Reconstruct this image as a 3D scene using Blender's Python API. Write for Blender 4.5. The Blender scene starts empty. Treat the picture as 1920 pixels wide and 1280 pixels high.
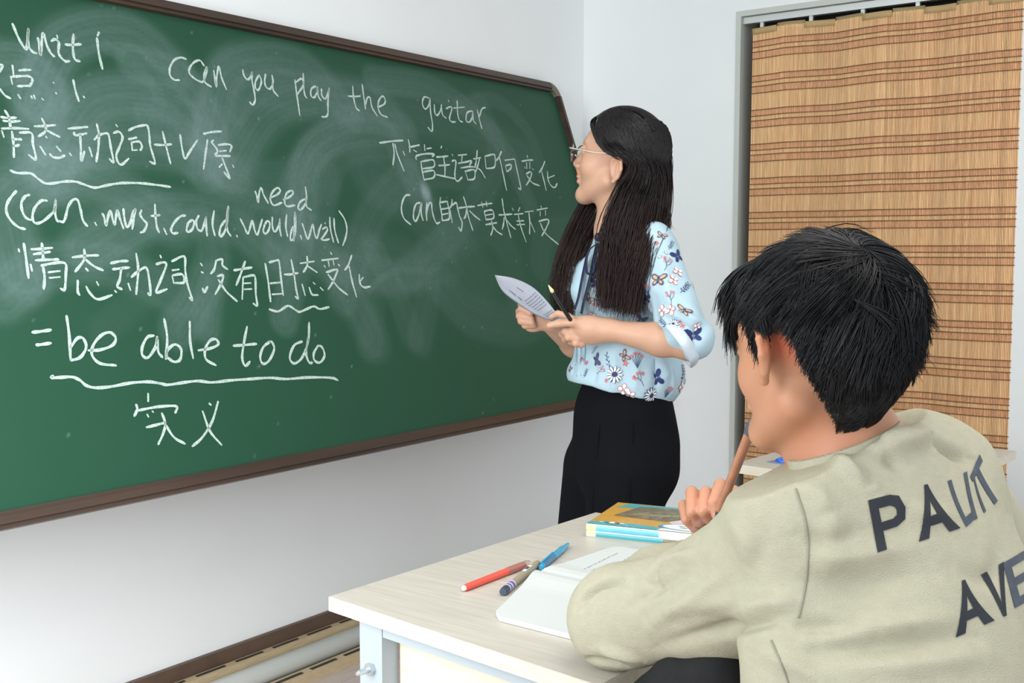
import bpy, bmesh, math, random
import numpy as np
from mathutils import Vector, Matrix
from mathutils.bvhtree import BVHTree

# ---------------------------------------------------------------- camera, light, exposure
SC = bpy.context.scene
COL = SC.collection
FPX = 2100.0
PITCH = math.radians(4.63); YAW = math.radians(36.3); EYE = 1.27
CAM = np.array([2.545, 0.0, EYE])
CF = np.array([-math.sin(YAW), math.cos(YAW), 0.0])      # level direction the camera faces
CR = np.array([math.cos(YAW), math.sin(YAW), 0.0])
CU = np.array([0.0, 0.0, 1.0])
FW = CF*math.cos(PITCH) - CU*math.sin(PITCH)
UP = CU*math.cos(PITCH) + CF*math.sin(PITCH)
cd = bpy.data.cameras.new('camera'); cam = bpy.data.objects.new('camera', cd); COL.objects.link(cam)
cd.sensor_width = 36.0; cd.lens = FPX/1920*36.0; cd.clip_start = 0.05
cam.matrix_world = Matrix(((CR[0], UP[0], -FW[0], CAM[0]), (CR[1], UP[1], -FW[1], CAM[1]),
                           (CR[2], UP[2], -FW[2], CAM[2]), (0, 0, 0, 1)))
SC.camera = cam
W = bpy.data.worlds.new('daylight'); SC.world = W; W.use_nodes = True
W.node_tree.nodes['Background'].inputs[0].default_value = (0.90, 0.95, 1.0, 1)
W.node_tree.nodes['Background'].inputs[1].default_value = 0.86

def area(name, loc, target, sx, sy, power, color):
    ld = bpy.data.lights.new(name, 'AREA'); ld.shape = 'RECTANGLE'; ld.size = sx; ld.size_y = sy
    ld.energy = power; ld.color = color
    o = bpy.data.objects.new(name, ld); COL.objects.link(o); o.location = loc
    o.rotation_euler = (Vector(target)-Vector(loc)).to_track_quat('-Z', 'Y').to_euler()
    return o
wl = area('wall_fill_light', (1.50, -0.35, 1.25), (0.12, 1.0, 0.60), 1.2, 1.4, 13, (0.95, 0.98, 1.0)); wl.data.spread = math.radians(105)  # added fill without a real source, brightens the near end of the chalkboard wall
area('window_daylight_rear', (0.95, -0.85, 1.75), (0.75, 2.0, 0.7), 1.5, 1.5, 27, (0.93, 0.97, 1.0))
area('overhead_fill_light', (2.3, 1.4, 2.72), (2.3, 1.4, 0), 1.6, 1.6, 15, (1.0, 0.97, 0.92))  # added overhead fill, no fixture there; lifts the desk tops
SC.view_settings.view_transform = 'Standard'; SC.view_settings.look = 'None'
SC.view_settings.exposure = 0.66; SC.view_settings.gamma = 1.0
SC.view_settings.use_curve_mapping = False

rng = np.random.default_rng(7); random.seed(7)

# ---------------------------------------------------------------- helpers
def ray(x, y): return CR*(x-960) + UP*(640-y) + FW*FPX
def at(x, y, d):
    """world point seen at photo pixel (x, y), d metres ahead of the camera"""
    r = ray(x, y); return CAM + r*(d/(r@CF))
def onplane(x, y, n, c):
    r = ray(x, y); n = np.array(n, float); return CAM + r*((c-n@CAM)/(n@r))
def onz(x, y, z): return onplane(x, y, (0, 0, 1), z)
def camdir(x, f, z=0.0):
    v = CR*x + CF*f + CU*z; return v/np.linalg.norm(v)
def unit(v): v = np.asarray(v, float); return v/np.linalg.norm(v)

def link(o, parent=None):
    COL.objects.link(o)
    if parent is not None: o.parent = parent
    return o
def tag(o, label=None, cat=None, group=None, kind=None):
    if label: o['label'] = label
    if cat: o['category'] = cat
    if group: o['group'] = group
    if kind: o['kind'] = kind
    return o
def empty(name, loc, label, cat, group=None):
    o = bpy.data.objects.new(name, None); o.empty_display_size = 0.05; COL.objects.link(o); o.location = loc
    bpy.context.view_layer.update()
    return tag(o, label, cat, group)
def lin(c):
    return tuple((v/12.92 if v <= 0.04045 else ((v+0.055)/1.055)**2.4) for v in c)
def rgb(r, g, b): return lin((r/255, g/255, b/255))

def mat(name, col, rough=0.6, metal=0.0, spec=0.5, var=0.0, vscale=20, bump=0.0, bscale=80, attr=None,
        stretch=None, trans=0.0, sss=0.0, coat=0.0, col2=None, emit=None):
    m = bpy.data.materials.new(name); m.use_nodes = True
    nt = m.node_tree; N = nt.nodes; L = nt.links; b = N['Principled BSDF']
    b.inputs['Base Color'].default_value = (*col, 1); b.inputs['Roughness'].default_value = rough
    b.inputs['Metallic'].default_value = metal; b.inputs['Specular IOR Level'].default_value = spec
    b.inputs['Transmission Weight'].default_value = trans
    if sss:
        b.inputs['Subsurface Weight'].default_value = sss
        b.inputs['Subsurface Radius'].default_value = (1.0, 0.35, 0.2); b.inputs['Subsurface Scale'].default_value = 0.01
    if coat: b.inputs['Coat Weight'].default_value = coat
    tc = N.new('ShaderNodeTexCoord'); mp = N.new('ShaderNodeMapping'); L.new(tc.outputs['Object'], mp.inputs[0])
    if stretch: mp.inputs['Scale'].default_value = stretch
    src = None
    if attr:
        a = N.new('ShaderNodeAttribute'); a.attribute_name = attr; src = a.outputs['Color']
    if var or col2:
        n = N.new('ShaderNodeTexNoise'); n.inputs['Scale'].default_value = vscale; n.inputs['Detail'].default_value = 5
        L.new(mp.outputs[0], n.inputs['Vector'])
        r = N.new('ShaderNodeValToRGB'); L.new(n.outputs['Fac'], r.inputs[0])
        r.color_ramp.elements[0].position = 0.3; r.color_ramp.elements[1].position = 0.7
        if src is None:
            c2 = col2 or tuple(c*(1-var) for c in col)
            r.color_ramp.elements[0].color = (*c2, 1); r.color_ramp.elements[1].color = (*col, 1)
            src = r.outputs[0]
        else:
            r.color_ramp.elements[0].color = (1-var,)*3+(1,); r.color_ramp.elements[1].color = (1, 1, 1, 1)
            mx = N.new('ShaderNodeMix'); mx.data_type = 'RGBA'; mx.blend_type = 'MULTIPLY'; mx.inputs[0].default_value = 1
            L.new(src, mx.inputs[6]); L.new(r.outputs[0], mx.inputs[7]); src = mx.outputs[2]
    if src is not None: L.new(src, b.inputs['Base Color'])
    if bump:
        n = N.new('ShaderNodeTexNoise'); n.inputs['Scale'].default_value = bscale; n.inputs['Detail'].default_value = 4
        L.new(mp.outputs[0], n.inputs['Vector'])
        bp = N.new('ShaderNodeBump'); bp.inputs['Strength'].default_value = bump; bp.inputs['Distance'].default_value = 0.002
        L.new(n.outputs['Fac'], bp.inputs['Height']); L.new(bp.outputs[0], b.inputs['Normal'])
    return m

def fastmesh(name, V, F, smooth=True):
    """V (n,3); F list of (m,k) int arrays with equal k inside each"""
    me = bpy.data.meshes.new(name); V = np.asarray(V, np.float32)
    Fs = [np.asarray(f, np.int32) for f in (F if isinstance(F, list) else [F]) if len(f)]
    me.vertices.add(len(V)); me.vertices.foreach_set('co', V.ravel())
    idx = np.concatenate([f.ravel() for f in Fs]); cnt = np.concatenate([np.full(len(f), f.shape[1], np.int32) for f in Fs])
    st = np.concatenate([[0], np.cumsum(cnt)[:-1]]).astype(np.int32)
    me.loops.add(len(idx)); me.loops.foreach_set('vertex_index', idx)
    me.polygons.add(len(cnt)); me.polygons.foreach_set('loop_start', st)
    try: me.polygons.foreach_set('loop_total', cnt)
    except Exception: pass
    me.update(calc_edges=True); me.validate()
    me.polygons.foreach_set('use_smooth', np.full(len(me.polygons), smooth, bool))
    return me
def setcol(me, C, name='tint'):
    a = me.color_attributes.new(name, 'FLOAT_COLOR', 'POINT'); C = np.asarray(C, np.float32)
    if C.shape[1] == 3: C = np.hstack([C, np.ones((len(C), 1), np.float32)])
    a.data.foreach_set('color', C.ravel())
def mobj(name, me, m, parent=None):
    """object whose mesh is given in world coordinates; origin moved to its base centre"""
    o = bpy.data.objects.new(name, me)
    n = len(me.vertices); co = np.empty(n*3, np.float32); me.vertices.foreach_get('co', co); co = co.reshape(-1, 3)
    org = (co.min(0)+co.max(0))/2; org[2] = co[:, 2].min()
    me.vertices.foreach_set('co', (co-org).ravel()); me.update()
    for mm in (m if isinstance(m, (list, tuple)) else [m]): me.materials.append(mm)
    COL.objects.link(o)
    o.location = Vector([float(v) for v in org])
    if parent is not None:
        o.parent = parent
        o.matrix_parent_inverse = Matrix.Translation(-Vector(world_loc(parent)))
    return o
def world_loc(o):
    v = Vector(o.location)
    return v if o.parent is None else v
# every parent here is unrotated, so a child's world position is its location while the inverse cancels the parent
def bmobj(name, bm, m, parent=None, smooth=False, bevel=0.0):
    if bevel:
        bmesh.ops.bevel(bm, geom=[e for e in bm.edges if e.is_manifold and e.calc_face_angle(0) > 0.6], offset=bevel, segments=2, affect='EDGES', profile=0.5)
    bmesh.ops.recalc_face_normals(bm, faces=bm.faces)
    me = bpy.data.meshes.new(name); bm.to_mesh(me); bm.free()
    if smooth: me.polygons.foreach_set('use_smooth', np.full(len(me.polygons), True))
    return mobj(name, me, m, parent)
def bbox(bm, c, s, rot=None):
    """box with centre c, full size s; rot = 3x3 columns"""
    M = Matrix(np.asarray(rot).tolist()) if rot is not None else Matrix.Identity(3)
    vs = []
    for z in (-.5, .5):
        for y in (-.5, .5):
            for x in (-.5, .5):
                vs.append(bm.verts.new(Vector(c) + M @ Vector((x*s[0], y*s[1], z*s[2]))))
    for q in ((0, 1, 3, 2), (4, 6, 7, 5), (0, 4, 5, 1), (2, 3, 7, 6), (0, 2, 6, 4), (1, 5, 7, 3)):
        bm.faces.new([vs[i] for i in q])
def box(name, lo, hi, m, parent=None, bevel=0.0):
    bm = bmesh.new(); lo = np.array(lo, float); hi = np.array(hi, float)
    bbox(bm, (lo+hi)/2, hi-lo); return bmobj(name, bm, m, parent, bevel=bevel)
def prism(bm, pts, z0, z1):
    a = [bm.verts.new((p[0], p[1], z0)) for p in pts]; b = [bm.verts.new((p[0], p[1], z1)) for p in pts]
    n = len(pts); bm.faces.new(a[::-1]); bm.faces.new(b)
    for i in range(n): bm.faces.new((a[i], a[(i+1) % n], b[(i+1) % n], b[i]))
def frame_of(t):
    t = unit(t); h = np.array([0, 0, 1.0]) if abs(t[2]) < 0.9 else np.array([1.0, 0, 0])
    u = unit(np.cross(h, t)); v = np.cross(t, u); return u, v
def lathe(bm, a, b, prof, n=16):
    """profile [(t, r)] along the segment a-b"""
    a = np.array(a, float); b = np.array(b, float); u, v = frame_of(b-a); rings = []
    for t, r in prof:
        c = a+(b-a)*t
        rings.append([bm.verts.new(c+(u*math.cos(q)+v*math.sin(q))*r) for q in [2*math.pi*i/n for i in range(n)]])
    for A, B in zip(rings, rings[1:]):
        for i in range(n): bm.faces.new((A[i], A[(i+1) % n], B[(i+1) % n], B[i]))
    bm.faces.new(rings[0][::-1]); bm.faces.new(rings[-1])
def catmull(P, n=6, closed=False):
    P = np.asarray(P, float)
    if len(P) < 3: return P
    Q = np.vstack([2*P[0]-P[1], P, 2*P[-1]-P[-2]]); out = []
    for i in range(1, len(Q)-2):
        for t in np.linspace(0, 1, n, endpoint=False):
            a, b, c, d = Q[i-1:i+3]
            out.append(0.5*((2*b)+(-a+c)*t+(2*a-5*b+4*c-d)*t*t+(-a+3*b-3*c+d)*t**3))
    out.append(P[-1]); return np.array(out)
def tubes(S, R, sides=3):
    """S (n,k,3) strands, R (n,k) radii -> V, F"""
    S = np.asarray(S, float); n, k, _ = S.shape
    T = np.gradient(S, axis=1); T /= np.linalg.norm(T, axis=2, keepdims=True)+1e-9
    ref = np.tile(np.array([0.31, 0.52, 0.79]), (n, k, 1))
    U = np.cross(T, ref); U /= np.linalg.norm(U, axis=2, keepdims=True)+1e-9; Vv = np.cross(T, U)
    ring = []
    for i in range(sides):
        q = 2*math.pi*i/sides; ring.append(S+(U*math.cos(q)+Vv*math.sin(q))*R[..., None])
    V = np.stack(ring, 2).reshape(-1, 3)                      # (n,k,sides)
    base = (np.arange(n)[:, None, None]*k+np.arange(k-1)[None, :, None])*sides
    i = np.arange(sides)[None, None, :]; j = (i+1) % sides
    F = np.stack([base+i, base+j, base+sides+j, base+sides+i], -1).reshape(-1, 4)
    return V, F
def tube_obj(name, pts, r, m, parent=None, n=8, smooth_n=6, rr=None):
    P = catmull(pts, smooth_n) if len(pts) > 2 else np.asarray(pts, float)
    R = np.full(len(P), r) if rr is None else np.interp(np.linspace(0, 1, len(P)), np.linspace(0, 1, len(rr)), rr)
    V, F = tubes(P[None], R[None], n)
    k = len(P)
    me = fastmesh(name, V, [F, np.arange(n)[None, ::-1], (np.arange(n)+(k-1)*n)[None]])
    return mobj(name, me, m, parent)
def ribbon(name, P, side, w, thick, m, parent=None):
    """a thick strap along polyline P, flat across vectors side"""
    P = np.asarray(P, float); side = np.asarray(side, float); w = np.broadcast_to(w, (len(P),))
    T = np.gradient(P, axis=0); T /= np.linalg.norm(T, axis=1, keepdims=True)
    Nn = np.cross(T, side); Nn /= np.linalg.norm(Nn, axis=1, keepdims=True); Sd = np.cross(Nn, T)
    V = np.stack([P-Sd*w[:, None]/2-Nn*thick/2, P+Sd*w[:, None]/2-Nn*thick/2, P+Sd*w[:, None]/2+Nn*thick/2, P-Sd*w[:, None]/2+Nn*thick/2], 1).reshape(-1, 3)
    k = len(P); b = np.arange(k-1)[:, None]*4; i = np.arange(4)[None]; j = (i+1) % 4
    F = np.stack([b+i, b+j, b+4+j, b+4+i], -1).reshape(-1, 4)
    return mobj(name, fastmesh(name, V, [F, np.array([[3, 2, 1, 0]]), np.array([[0, 1, 2, 3]])+(k-1)*4]), m, parent)

def vnormals(V, F):
    n = np.cross(V[F[:, 2]]-V[F[:, 0]], V[F[:, 3 if F.shape[1] > 3 else 1]]-V[F[:, 1]]) if F.shape[1] > 3 else np.cross(V[F[:, 1]]-V[F[:, 0]], V[F[:, 2]]-V[F[:, 0]])
    N = np.zeros_like(V)
    for i in range(F.shape[1]): np.add.at(N, F[:, i], n)
    return N/(np.linalg.norm(N, axis=1, keepdims=True)+1e-12)
def wrinkle(V, F, folds, gain=1.5):
    """cloth folds: each (photo polyline lying on the cloth, width in m, height in m); > 0 ridge, < 0 hollow"""
    T = bvh(V, F); N = vnormals(V, F); D = np.zeros(len(V))
    if (N*(V-V.mean(0))).sum(1).mean() < 0: N = -N
    for pts, w, h in folds:
        L3 = []
        for x, y in catmull(pts, 5):
            r0 = ray(x, y); hh = T.ray_cast(Vector(CAM), Vector(r0/np.linalg.norm(r0)))
            if hh[0] is not None: L3.append(np.array(hh[0]))
        if len(L3) < 2: continue
        L3 = np.array(L3); lo = L3.min(0)-3*w; hi = L3.max(0)+3*w
        M = np.nonzero(((V > lo) & (V < hi)).all(1))[0]; X = V[M]; best = np.full(len(M), 9.0); sg = np.zeros(len(M)); tt = np.zeros(len(M)); m = len(L3)-1
        for i in range(m):
            ab = L3[i+1]-L3[i]; t = np.clip(((X-L3[i])@ab)/(ab@ab+1e-12), 0, 1); q = X-L3[i]-t[:, None]*ab; d = np.linalg.norm(q, axis=1)
            k = d < best; best = np.where(k, d, best); tt = np.where(k, (i+t)/m, tt)
            sg = np.where(k, np.einsum('ij,ij->i', np.cross(ab[None], q), N[M]), sg)
        s = best/w*np.sign(sg); env = np.sin(np.clip(tt, .04, .96)*math.pi)**.6
        D[M] += gain*h*env*np.exp(-s*s)*(1-0.55*s)
    return V+N*D[:, None]

# ---------------------------------------------------------------- organic surfaces: smooth-blended solids meshed by surface nets
class Solid:
    def __init__(s): s.p = []
    def cone(s, a, b, ra, rb, k=0.015, op='u'):
        s.p.append(('c', np.array(a, float), np.array(b, float), ra, rb, k, op)); return s
    def chain(s, pts, rs, k=0.012, op='u'):
        for i in range(len(pts)-1): s.cone(pts[i], pts[i+1], rs[i], rs[i+1], k, op)
        return s
    def ell(s, c, r, B=None, k=0.015, op='u'):
        s.p.append(('e', np.array(c, float), np.array(r, float), np.eye(3) if B is None else np.asarray(B, float), None, k, op)); return s
    def slab(s, a, b, sd, ra, rb, k=0.02, op='u'):
        """elliptical cone; ra, rb = (radius along sd, radius across)"""
        a = np.array(a, float); b = np.array(b, float); t = unit(b-a); sd = np.array(sd, float); sd = unit(sd-t*(sd@t)); f = np.cross(t, sd)
        s.p.append(('s', a, b, (sd, f, t), (ra, rb), k, op)); return s
    def cut(s, c, n):
        s.p.append(('p', np.array(c, float), unit(n), None, None, 0, 'i')); return s
    def ev(s, P, margin=0.06):
        D = np.full(len(P), 0.3, np.float32)
        for q in s.p:
            typ = q[0]; k = q[5]; op = q[6]
            if typ == 'p':
                D = np.maximum(D, ((P-q[1].astype(np.float32))@q[2].astype(np.float32))); continue
            if typ == 'c': lo = np.minimum(q[1], q[2])-max(q[3], q[4]); hi = np.maximum(q[1], q[2])+max(q[3], q[4])
            elif typ == 'e': rm = q[2].max(); lo = q[1]-rm; hi = q[1]+rm
            else: rm = max(*q[4][0], *q[4][1]); lo = np.minimum(q[1], q[2])-rm; hi = np.maximum(q[1], q[2])+rm
            lo = lo-margin; hi = hi+margin
            M = np.nonzero((P[:, 0] > lo[0]) & (P[:, 0] < hi[0]) & (P[:, 1] > lo[1]) & (P[:, 1] < hi[1]) & (P[:, 2] > lo[2]) & (P[:, 2] < hi[2]))[0]
            if not len(M): continue
            X = P[M].astype(np.float32)
            if typ == 'c':
                a, b, ra, rb = q[1], q[2], q[3], q[4]; ab = (b-a).astype(np.float32); L2 = float(ab@ab)+1e-12
                pa = X-a.astype(np.float32); t = np.clip(pa@ab/L2, 0, 1)
                d = np.sqrt(((pa-t[:, None]*ab)**2).sum(1))-(ra+(rb-ra)*t)
            elif typ == 'e':
                l = (X-q[1].astype(np.float32))@q[3].astype(np.float32); r = q[2].astype(np.float32)
                k0 = np.sqrt(((l/r)**2).sum(1)); k1 = np.sqrt(((l/(r*r))**2).sum(1))+1e-6
                d = k0*(k0-1)/k1
            else:
                a, b, (sd, f, tt), (r0, r1) = q[1], q[2], q[3], q[4]; ab = b-a; L2 = float(ab@ab)
                pa = X-a.astype(np.float32); t = np.clip(pa@ab.astype(np.float32)/L2, 0, 1); dd = pa-t[:, None]*ab.astype(np.float32)
                rs = r0[0]+(r1[0]-r0[0])*t; rf = r0[1]+(r1[1]-r0[1])*t; ra = np.minimum(rs, rf)
                x = dd@sd.astype(np.float32); y = dd@f.astype(np.float32); z = dd@tt.astype(np.float32)
                k0 = np.sqrt((x/rs)**2+(y/rf)**2+(z/ra)**2); k1 = np.sqrt((x/rs**2)**2+(y/rf**2)**2+(z/ra**2)**2)+1e-6
                d = k0*(k0-1)/k1
            o = D[M]
            if op == 'u':
                h = np.maximum(k-np.abs(o-d), 0)/max(k, 1e-6); D[M] = np.minimum(o, d)-h*h*k/4
            else:
                h = np.maximum(k-np.abs(o+d), 0)/max(k, 1e-6); D[M] = np.maximum(o, -d)+h*h*k/4
        return D
    def bounds(s, pad=0.03):
        lo = np.full(3, 9e9); hi = -lo
        for q in s.p:
            if q[6] != 'u': continue
            if q[0] == 'c': r = max(q[3], q[4]); a, b = q[1], q[2]
            elif q[0] == 'e': r = q[2].max(); a = b = q[1]
            else: r = max(*q[4][0], *q[4][1]); a, b = q[1], q[2]
            lo = np.minimum(lo, np.minimum(a, b)-r); hi = np.maximum(hi, np.maximum(a, b)+r)
        return lo-pad, hi+pad
    def mesh(s, name, h=0.003, post=None, relax=2, bounds=None):
        lo, hi = bounds or s.bounds()
        fn = (lambda P: post(P, s.ev(P))) if post else s.ev
        c = 4; n = np.ceil((hi-lo)/(h*c)).astype(int)+2
        gc = [lo[i]+(np.arange(n[i])+0.5)*h*c-0.5*h for i in range(3)]
        G = np.stack(np.meshgrid(*gc, indexing='ij'), -1).reshape(-1, 3).astype(np.float32)
        Dc = np.empty(len(G), np.float32)
        for i in range(0, len(G), 400000): Dc[i:i+400000] = fn(G[i:i+400000])
        Dc = Dc.reshape(n)
        D = Dc.repeat(c, 0).repeat(c, 1).repeat(c, 2)
        near = np.abs(Dc) < h*c*1.6+0.004
        blocks = np.argwhere(near)
        off = np.stack(np.meshgrid(*[np.arange(c)]*3, indexing='ij'), -1).reshape(-1, 3)
        for i in range(0, len(blocks), 8000):
            I = (blocks[i:i+8000, None, :]*c+off[None]).reshape(-1, 3)
            P = (lo+I*h).astype(np.float32); D[I[:, 0], I[:, 1], I[:, 2]] = fn(P)
        V, F = nets(D, lo, h)
        if relax: V = laplace(V, F, relax)
        return V, F
def nets(D, lo, h):
    s = D < 0
    cnt = np.zeros(tuple(np.array(D.shape)-1), np.uint8)
    sl = lambda d, n: slice(d, n-1+d)
    for x in (0, 1):
        for y in (0, 1):
            for z in (0, 1): cnt += s[sl(x, D.shape[0]), sl(y, D.shape[1]), sl(z, D.shape[2])]
    act = np.argwhere((cnt > 0) & (cnt < 8)); idm = np.full(cnt.shape, -1, np.int32)
    idm[act[:, 0], act[:, 1], act[:, 2]] = np.arange(len(act))
    acc = np.zeros((len(act), 3)); num = np.zeros(len(act))
    cs = [np.array(v) for v in [(x, y, z) for x in (0, 1) for y in (0, 1) for z in (0, 1)]]
    for a in cs:
        for ax in range(3):
            if a[ax]: continue
            b = a.copy(); b[ax] = 1
            pa = act+a; pb = act+b; da = D[pa[:, 0], pa[:, 1], pa[:, 2]]; db = D[pb[:, 0], pb[:, 1], pb[:, 2]]
            m = (da < 0) != (db < 0); t = np.where(m, da/(da-db+1e-12), 0)
            acc[m] += (a+(b-a)*t[:, None])[m]; num += m
    V = lo+(act+acc/num[:, None])*h
    F = []
    for ax in range(3):
        o1, o2 = [i for i in range(3) if i != ax]
        A = np.moveaxis(s, ax, 0); m = A[:-1] != A[1:]; m = np.moveaxis(m, 0, ax)
        E = np.argwhere(m); E = E[(E[:, o1] > 0) & (E[:, o2] > 0) & (E[:, o1] < D.shape[o1]-1) & (E[:, o2] < D.shape[o2]-1)]
        ins = s[E[:, 0], E[:, 1], E[:, 2]]
        e1 = np.zeros(3, int); e1[o1] = 1; e2 = np.zeros(3, int); e2[o2] = 1
        q = [idm[tuple((E-e1-e2).T)], idm[tuple((E-e2).T)], idm[tuple(E.T)], idm[tuple((E-e1).T)]]
        Q = np.stack(q, 1); flip = ins if ax != 1 else ~ins
        Q[~flip] = Q[~flip][:, ::-1]; F.append(Q)
    F = np.vstack(F); F = F[(F >= 0).all(1)]
    return V, F
def laplace(V, F, it, lam=0.5):
    e = np.vstack([F[:, [0, 1]], F[:, [1, 2]], F[:, [2, 3]], F[:, [3, 0]]]) if F.shape[1] == 4 else np.vstack([F[:, [0, 1]], F[:, [1, 2]], F[:, [2, 0]]])
    a, b = e[:, 0], e[:, 1]; n = np.bincount(a, minlength=len(V))+np.bincount(b, minlength=len(V))
    for _ in range(it):
        S = np.stack([np.bincount(a, V[b, i], len(V))+np.bincount(b, V[a, i], len(V)) for i in range(3)], 1)
        V = V+lam*(S/np.maximum(n, 1)[:, None]-V)
    return V
def bvh(V, F): return BVHTree.FromPolygons(V.tolist(), F.tolist())
# ---------------------------------------------------------------- setting
WY = 3.964                     # plane of the window wall
m_wall = mat('wall_paint', rgb(240, 243, 243), 0.75, spec=0.25, var=0.03, vscale=2.5, bump=0.12, bscale=35)
m_reveal = mat('reveal_paint', rgb(200, 204, 198), 0.7, spec=0.3)
m_dark = mat('dark_opening', rgb(38, 42, 40), 0.6)
m_frame = mat('board_frame_brown', rgb(74, 56, 44), 0.42, spec=0.5, var=0.35, vscale=14, stretch=(1, 0.08, 1), col2=rgb(50, 40, 33))
m_brown = mat('baseboard_brown', rgb(98, 78, 64), 0.5, var=0.3, vscale=12)
m_palewood = mat('pale_wood', rgb(196, 176, 142), 0.6, var=0.2, vscale=30, stretch=(8, 1, 8))
m_pipe = mat('pipe_paint', rgb(205, 210, 205), 0.45)
m_slot = mat('slot_black', rgb(52, 44, 38), 0.8)

def wall(name, lo, hi, m=m_wall): return tag(box(name, lo, hi, m), kind='structure')
OX0, OX1, OZ1 = 0.681, 1.684, 2.165
wall('wall_left', (-0.12, -2.4, 0), (0, WY, 2.8))
bm = bmesh.new()
for lo, hi in (((-0.12, WY, 0), (OX0, WY+0.2, 2.8)), ((OX1, WY, 0), (4.9, WY+0.2, 2.8)), ((OX0, WY, OZ1), (OX1, WY+0.2, 2.8))):
    lo = np.array(lo); hi = np.array(hi); bbox(bm, (lo+hi)/2, hi-lo)
tag(bmobj('wall_back', bm, m_wall), kind='structure')
wall('ceiling', (-0.12, -2.4, 2.8), (4.9, WY+0.2, 2.9), m_wall)
# the door opening behind the reed curtain: reveal lining, dark door
wd = box('door_1', (OX0+0.02, WY+0.15, 0), (OX1-0.0, WY+0.19, OZ1-0.02), m_dark); tag(wd, kind='structure')
bm = bmesh.new()
for lo, hi in (((OX0-0.0, WY-0.004, 0.0), (OX0+0.02, WY+0.2, OZ1)), ((OX0+0.02, WY-0.004, OZ1-0.02), (OX1, WY+0.2, OZ1))):
    lo = np.array(lo); hi = np.array(hi); bbox(bm, (lo+hi)/2, hi-lo)
tag(bmobj('trim_1', bm, m_reveal, bevel=0.002), kind='structure')

# floor of laminate planks, the near ones each a piece
m_floor = mat('laminate', rgb(196, 182, 174), 0.4, var=0.2, vscale=10, stretch=(6, 0.6, 1))
m_plankb = mat('laminate_dark', rgb(176, 160, 152), 0.4, var=0.2, vscale=10, stretch=(6, 0.6, 1))
fl = tag(box('floor', (-0.12, -2.4, -0.06), (4.9, WY+0.2, -0.012), mat('floor_joint', rgb(110, 98, 90), 0.8)), kind='structure')
pm = None
for iy in range(5):
    for ix in range(8):
        y0 = -0.9+iy*1.0+(ix % 2)*0.45
        bm = bmesh.new(); bbox(bm, (0.14+ix*0.19, y0+0.498, -0.006), (0.187, 0.996, 0.012))
        if pm is None:
            pm = bmobj('plank', bm, m_floor, fl, bevel=0.001); base = pm
            base2 = base.data.copy(); base2.materials[0] = m_plankb
        else:
            bm.free(); o = base.copy(); COL.objects.link(o); o.data = base.data if (ix*3+iy) % 2 else base2
            o.location = (0.14+ix*0.19, y0+0.498, -0.012)
bm = bmesh.new()
for ix in range(8, 26):
    for iy in range(5): bbox(bm, (0.14+ix*0.19, -1.5+iy*1.1+(ix % 2)*0.4, -0.006), (0.187, 1.096, 0.012))
tag(bmobj('plank_field', bm, m_floor, fl), kind='stuff')

# skirting of the chalkboard wall: brown board, slatted pipe casing
tag(box('baseboard_left', (0, -2.4, 0.05), (0.016, WY, 0.125), m_brown, bevel=0.002), kind='structure')
t2 = empty('pipe_casing', (0.06, 1.6, 0), 'pale wooden pipe casing with slots running along the foot of the chalkboard wall', 'pipe casing')
box('back_slat', (0.02, -1.0, 0.045), (0.05, WY-0.02, 0.085), m_palewood, t2, 0.001)
tube_obj('pipe', [(0.085, -1.0, 0.043), (0.085, WY-0.02, 0.043)], 0.033, m_pipe, t2, 14)
box('front_slat', (0.125, -1.0, 0.0), (0.165, WY-0.02, 0.03), m_palewood, t2, 0.001)
bm = bmesh.new()
for i in range(26):
    y = 0.3+i*0.14
    bbox(bm, (0.034, y, 0.0858), (0.010, 0.10, 0.002)); bbox(bm, (0.145, y+0.05, 0.0308), (0.012, 0.105, 0.002))
tag(bmobj('slots', bm, m_slot, t2), kind='stuff')

# ---------------------------------------------------------------- chalkboard, leaning: top on the wall, foot held off it
BT = np.array([0.022, 0.0, 1.918]); BB = np.array([0.437, 0.0, 0.717])
BY0, BY1 = 0.30, 3.715
bx = np.array([0, 1.0, 0]); bz = unit(BT-BB); bn = np.cross(bx, bz); bn = bn if bn[0] > 0 else -bn
BH = float(np.linalg.norm(BT-BB)); BL = BY1-BY0
RB = np.stack([bx, bz, bn], 1)
def bpt(u, v, w=0.0): return BB+np.array([0, BY0, 0])+bx*u+bz*v+bn*w
def pix2board(x, y, w=0.0):
    P = onplane(x, y, bn, float(bn@(BB+bn*w))); d = P-BB-np.array([0, BY0, 0]); return float(d@bx), float(d@bz)
cb = empty('chalkboard', bpt(BL/2, 0), 'large green chalkboard in a brown frame, covered with chalk writing, on the left wall', 'chalkboard')
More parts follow.
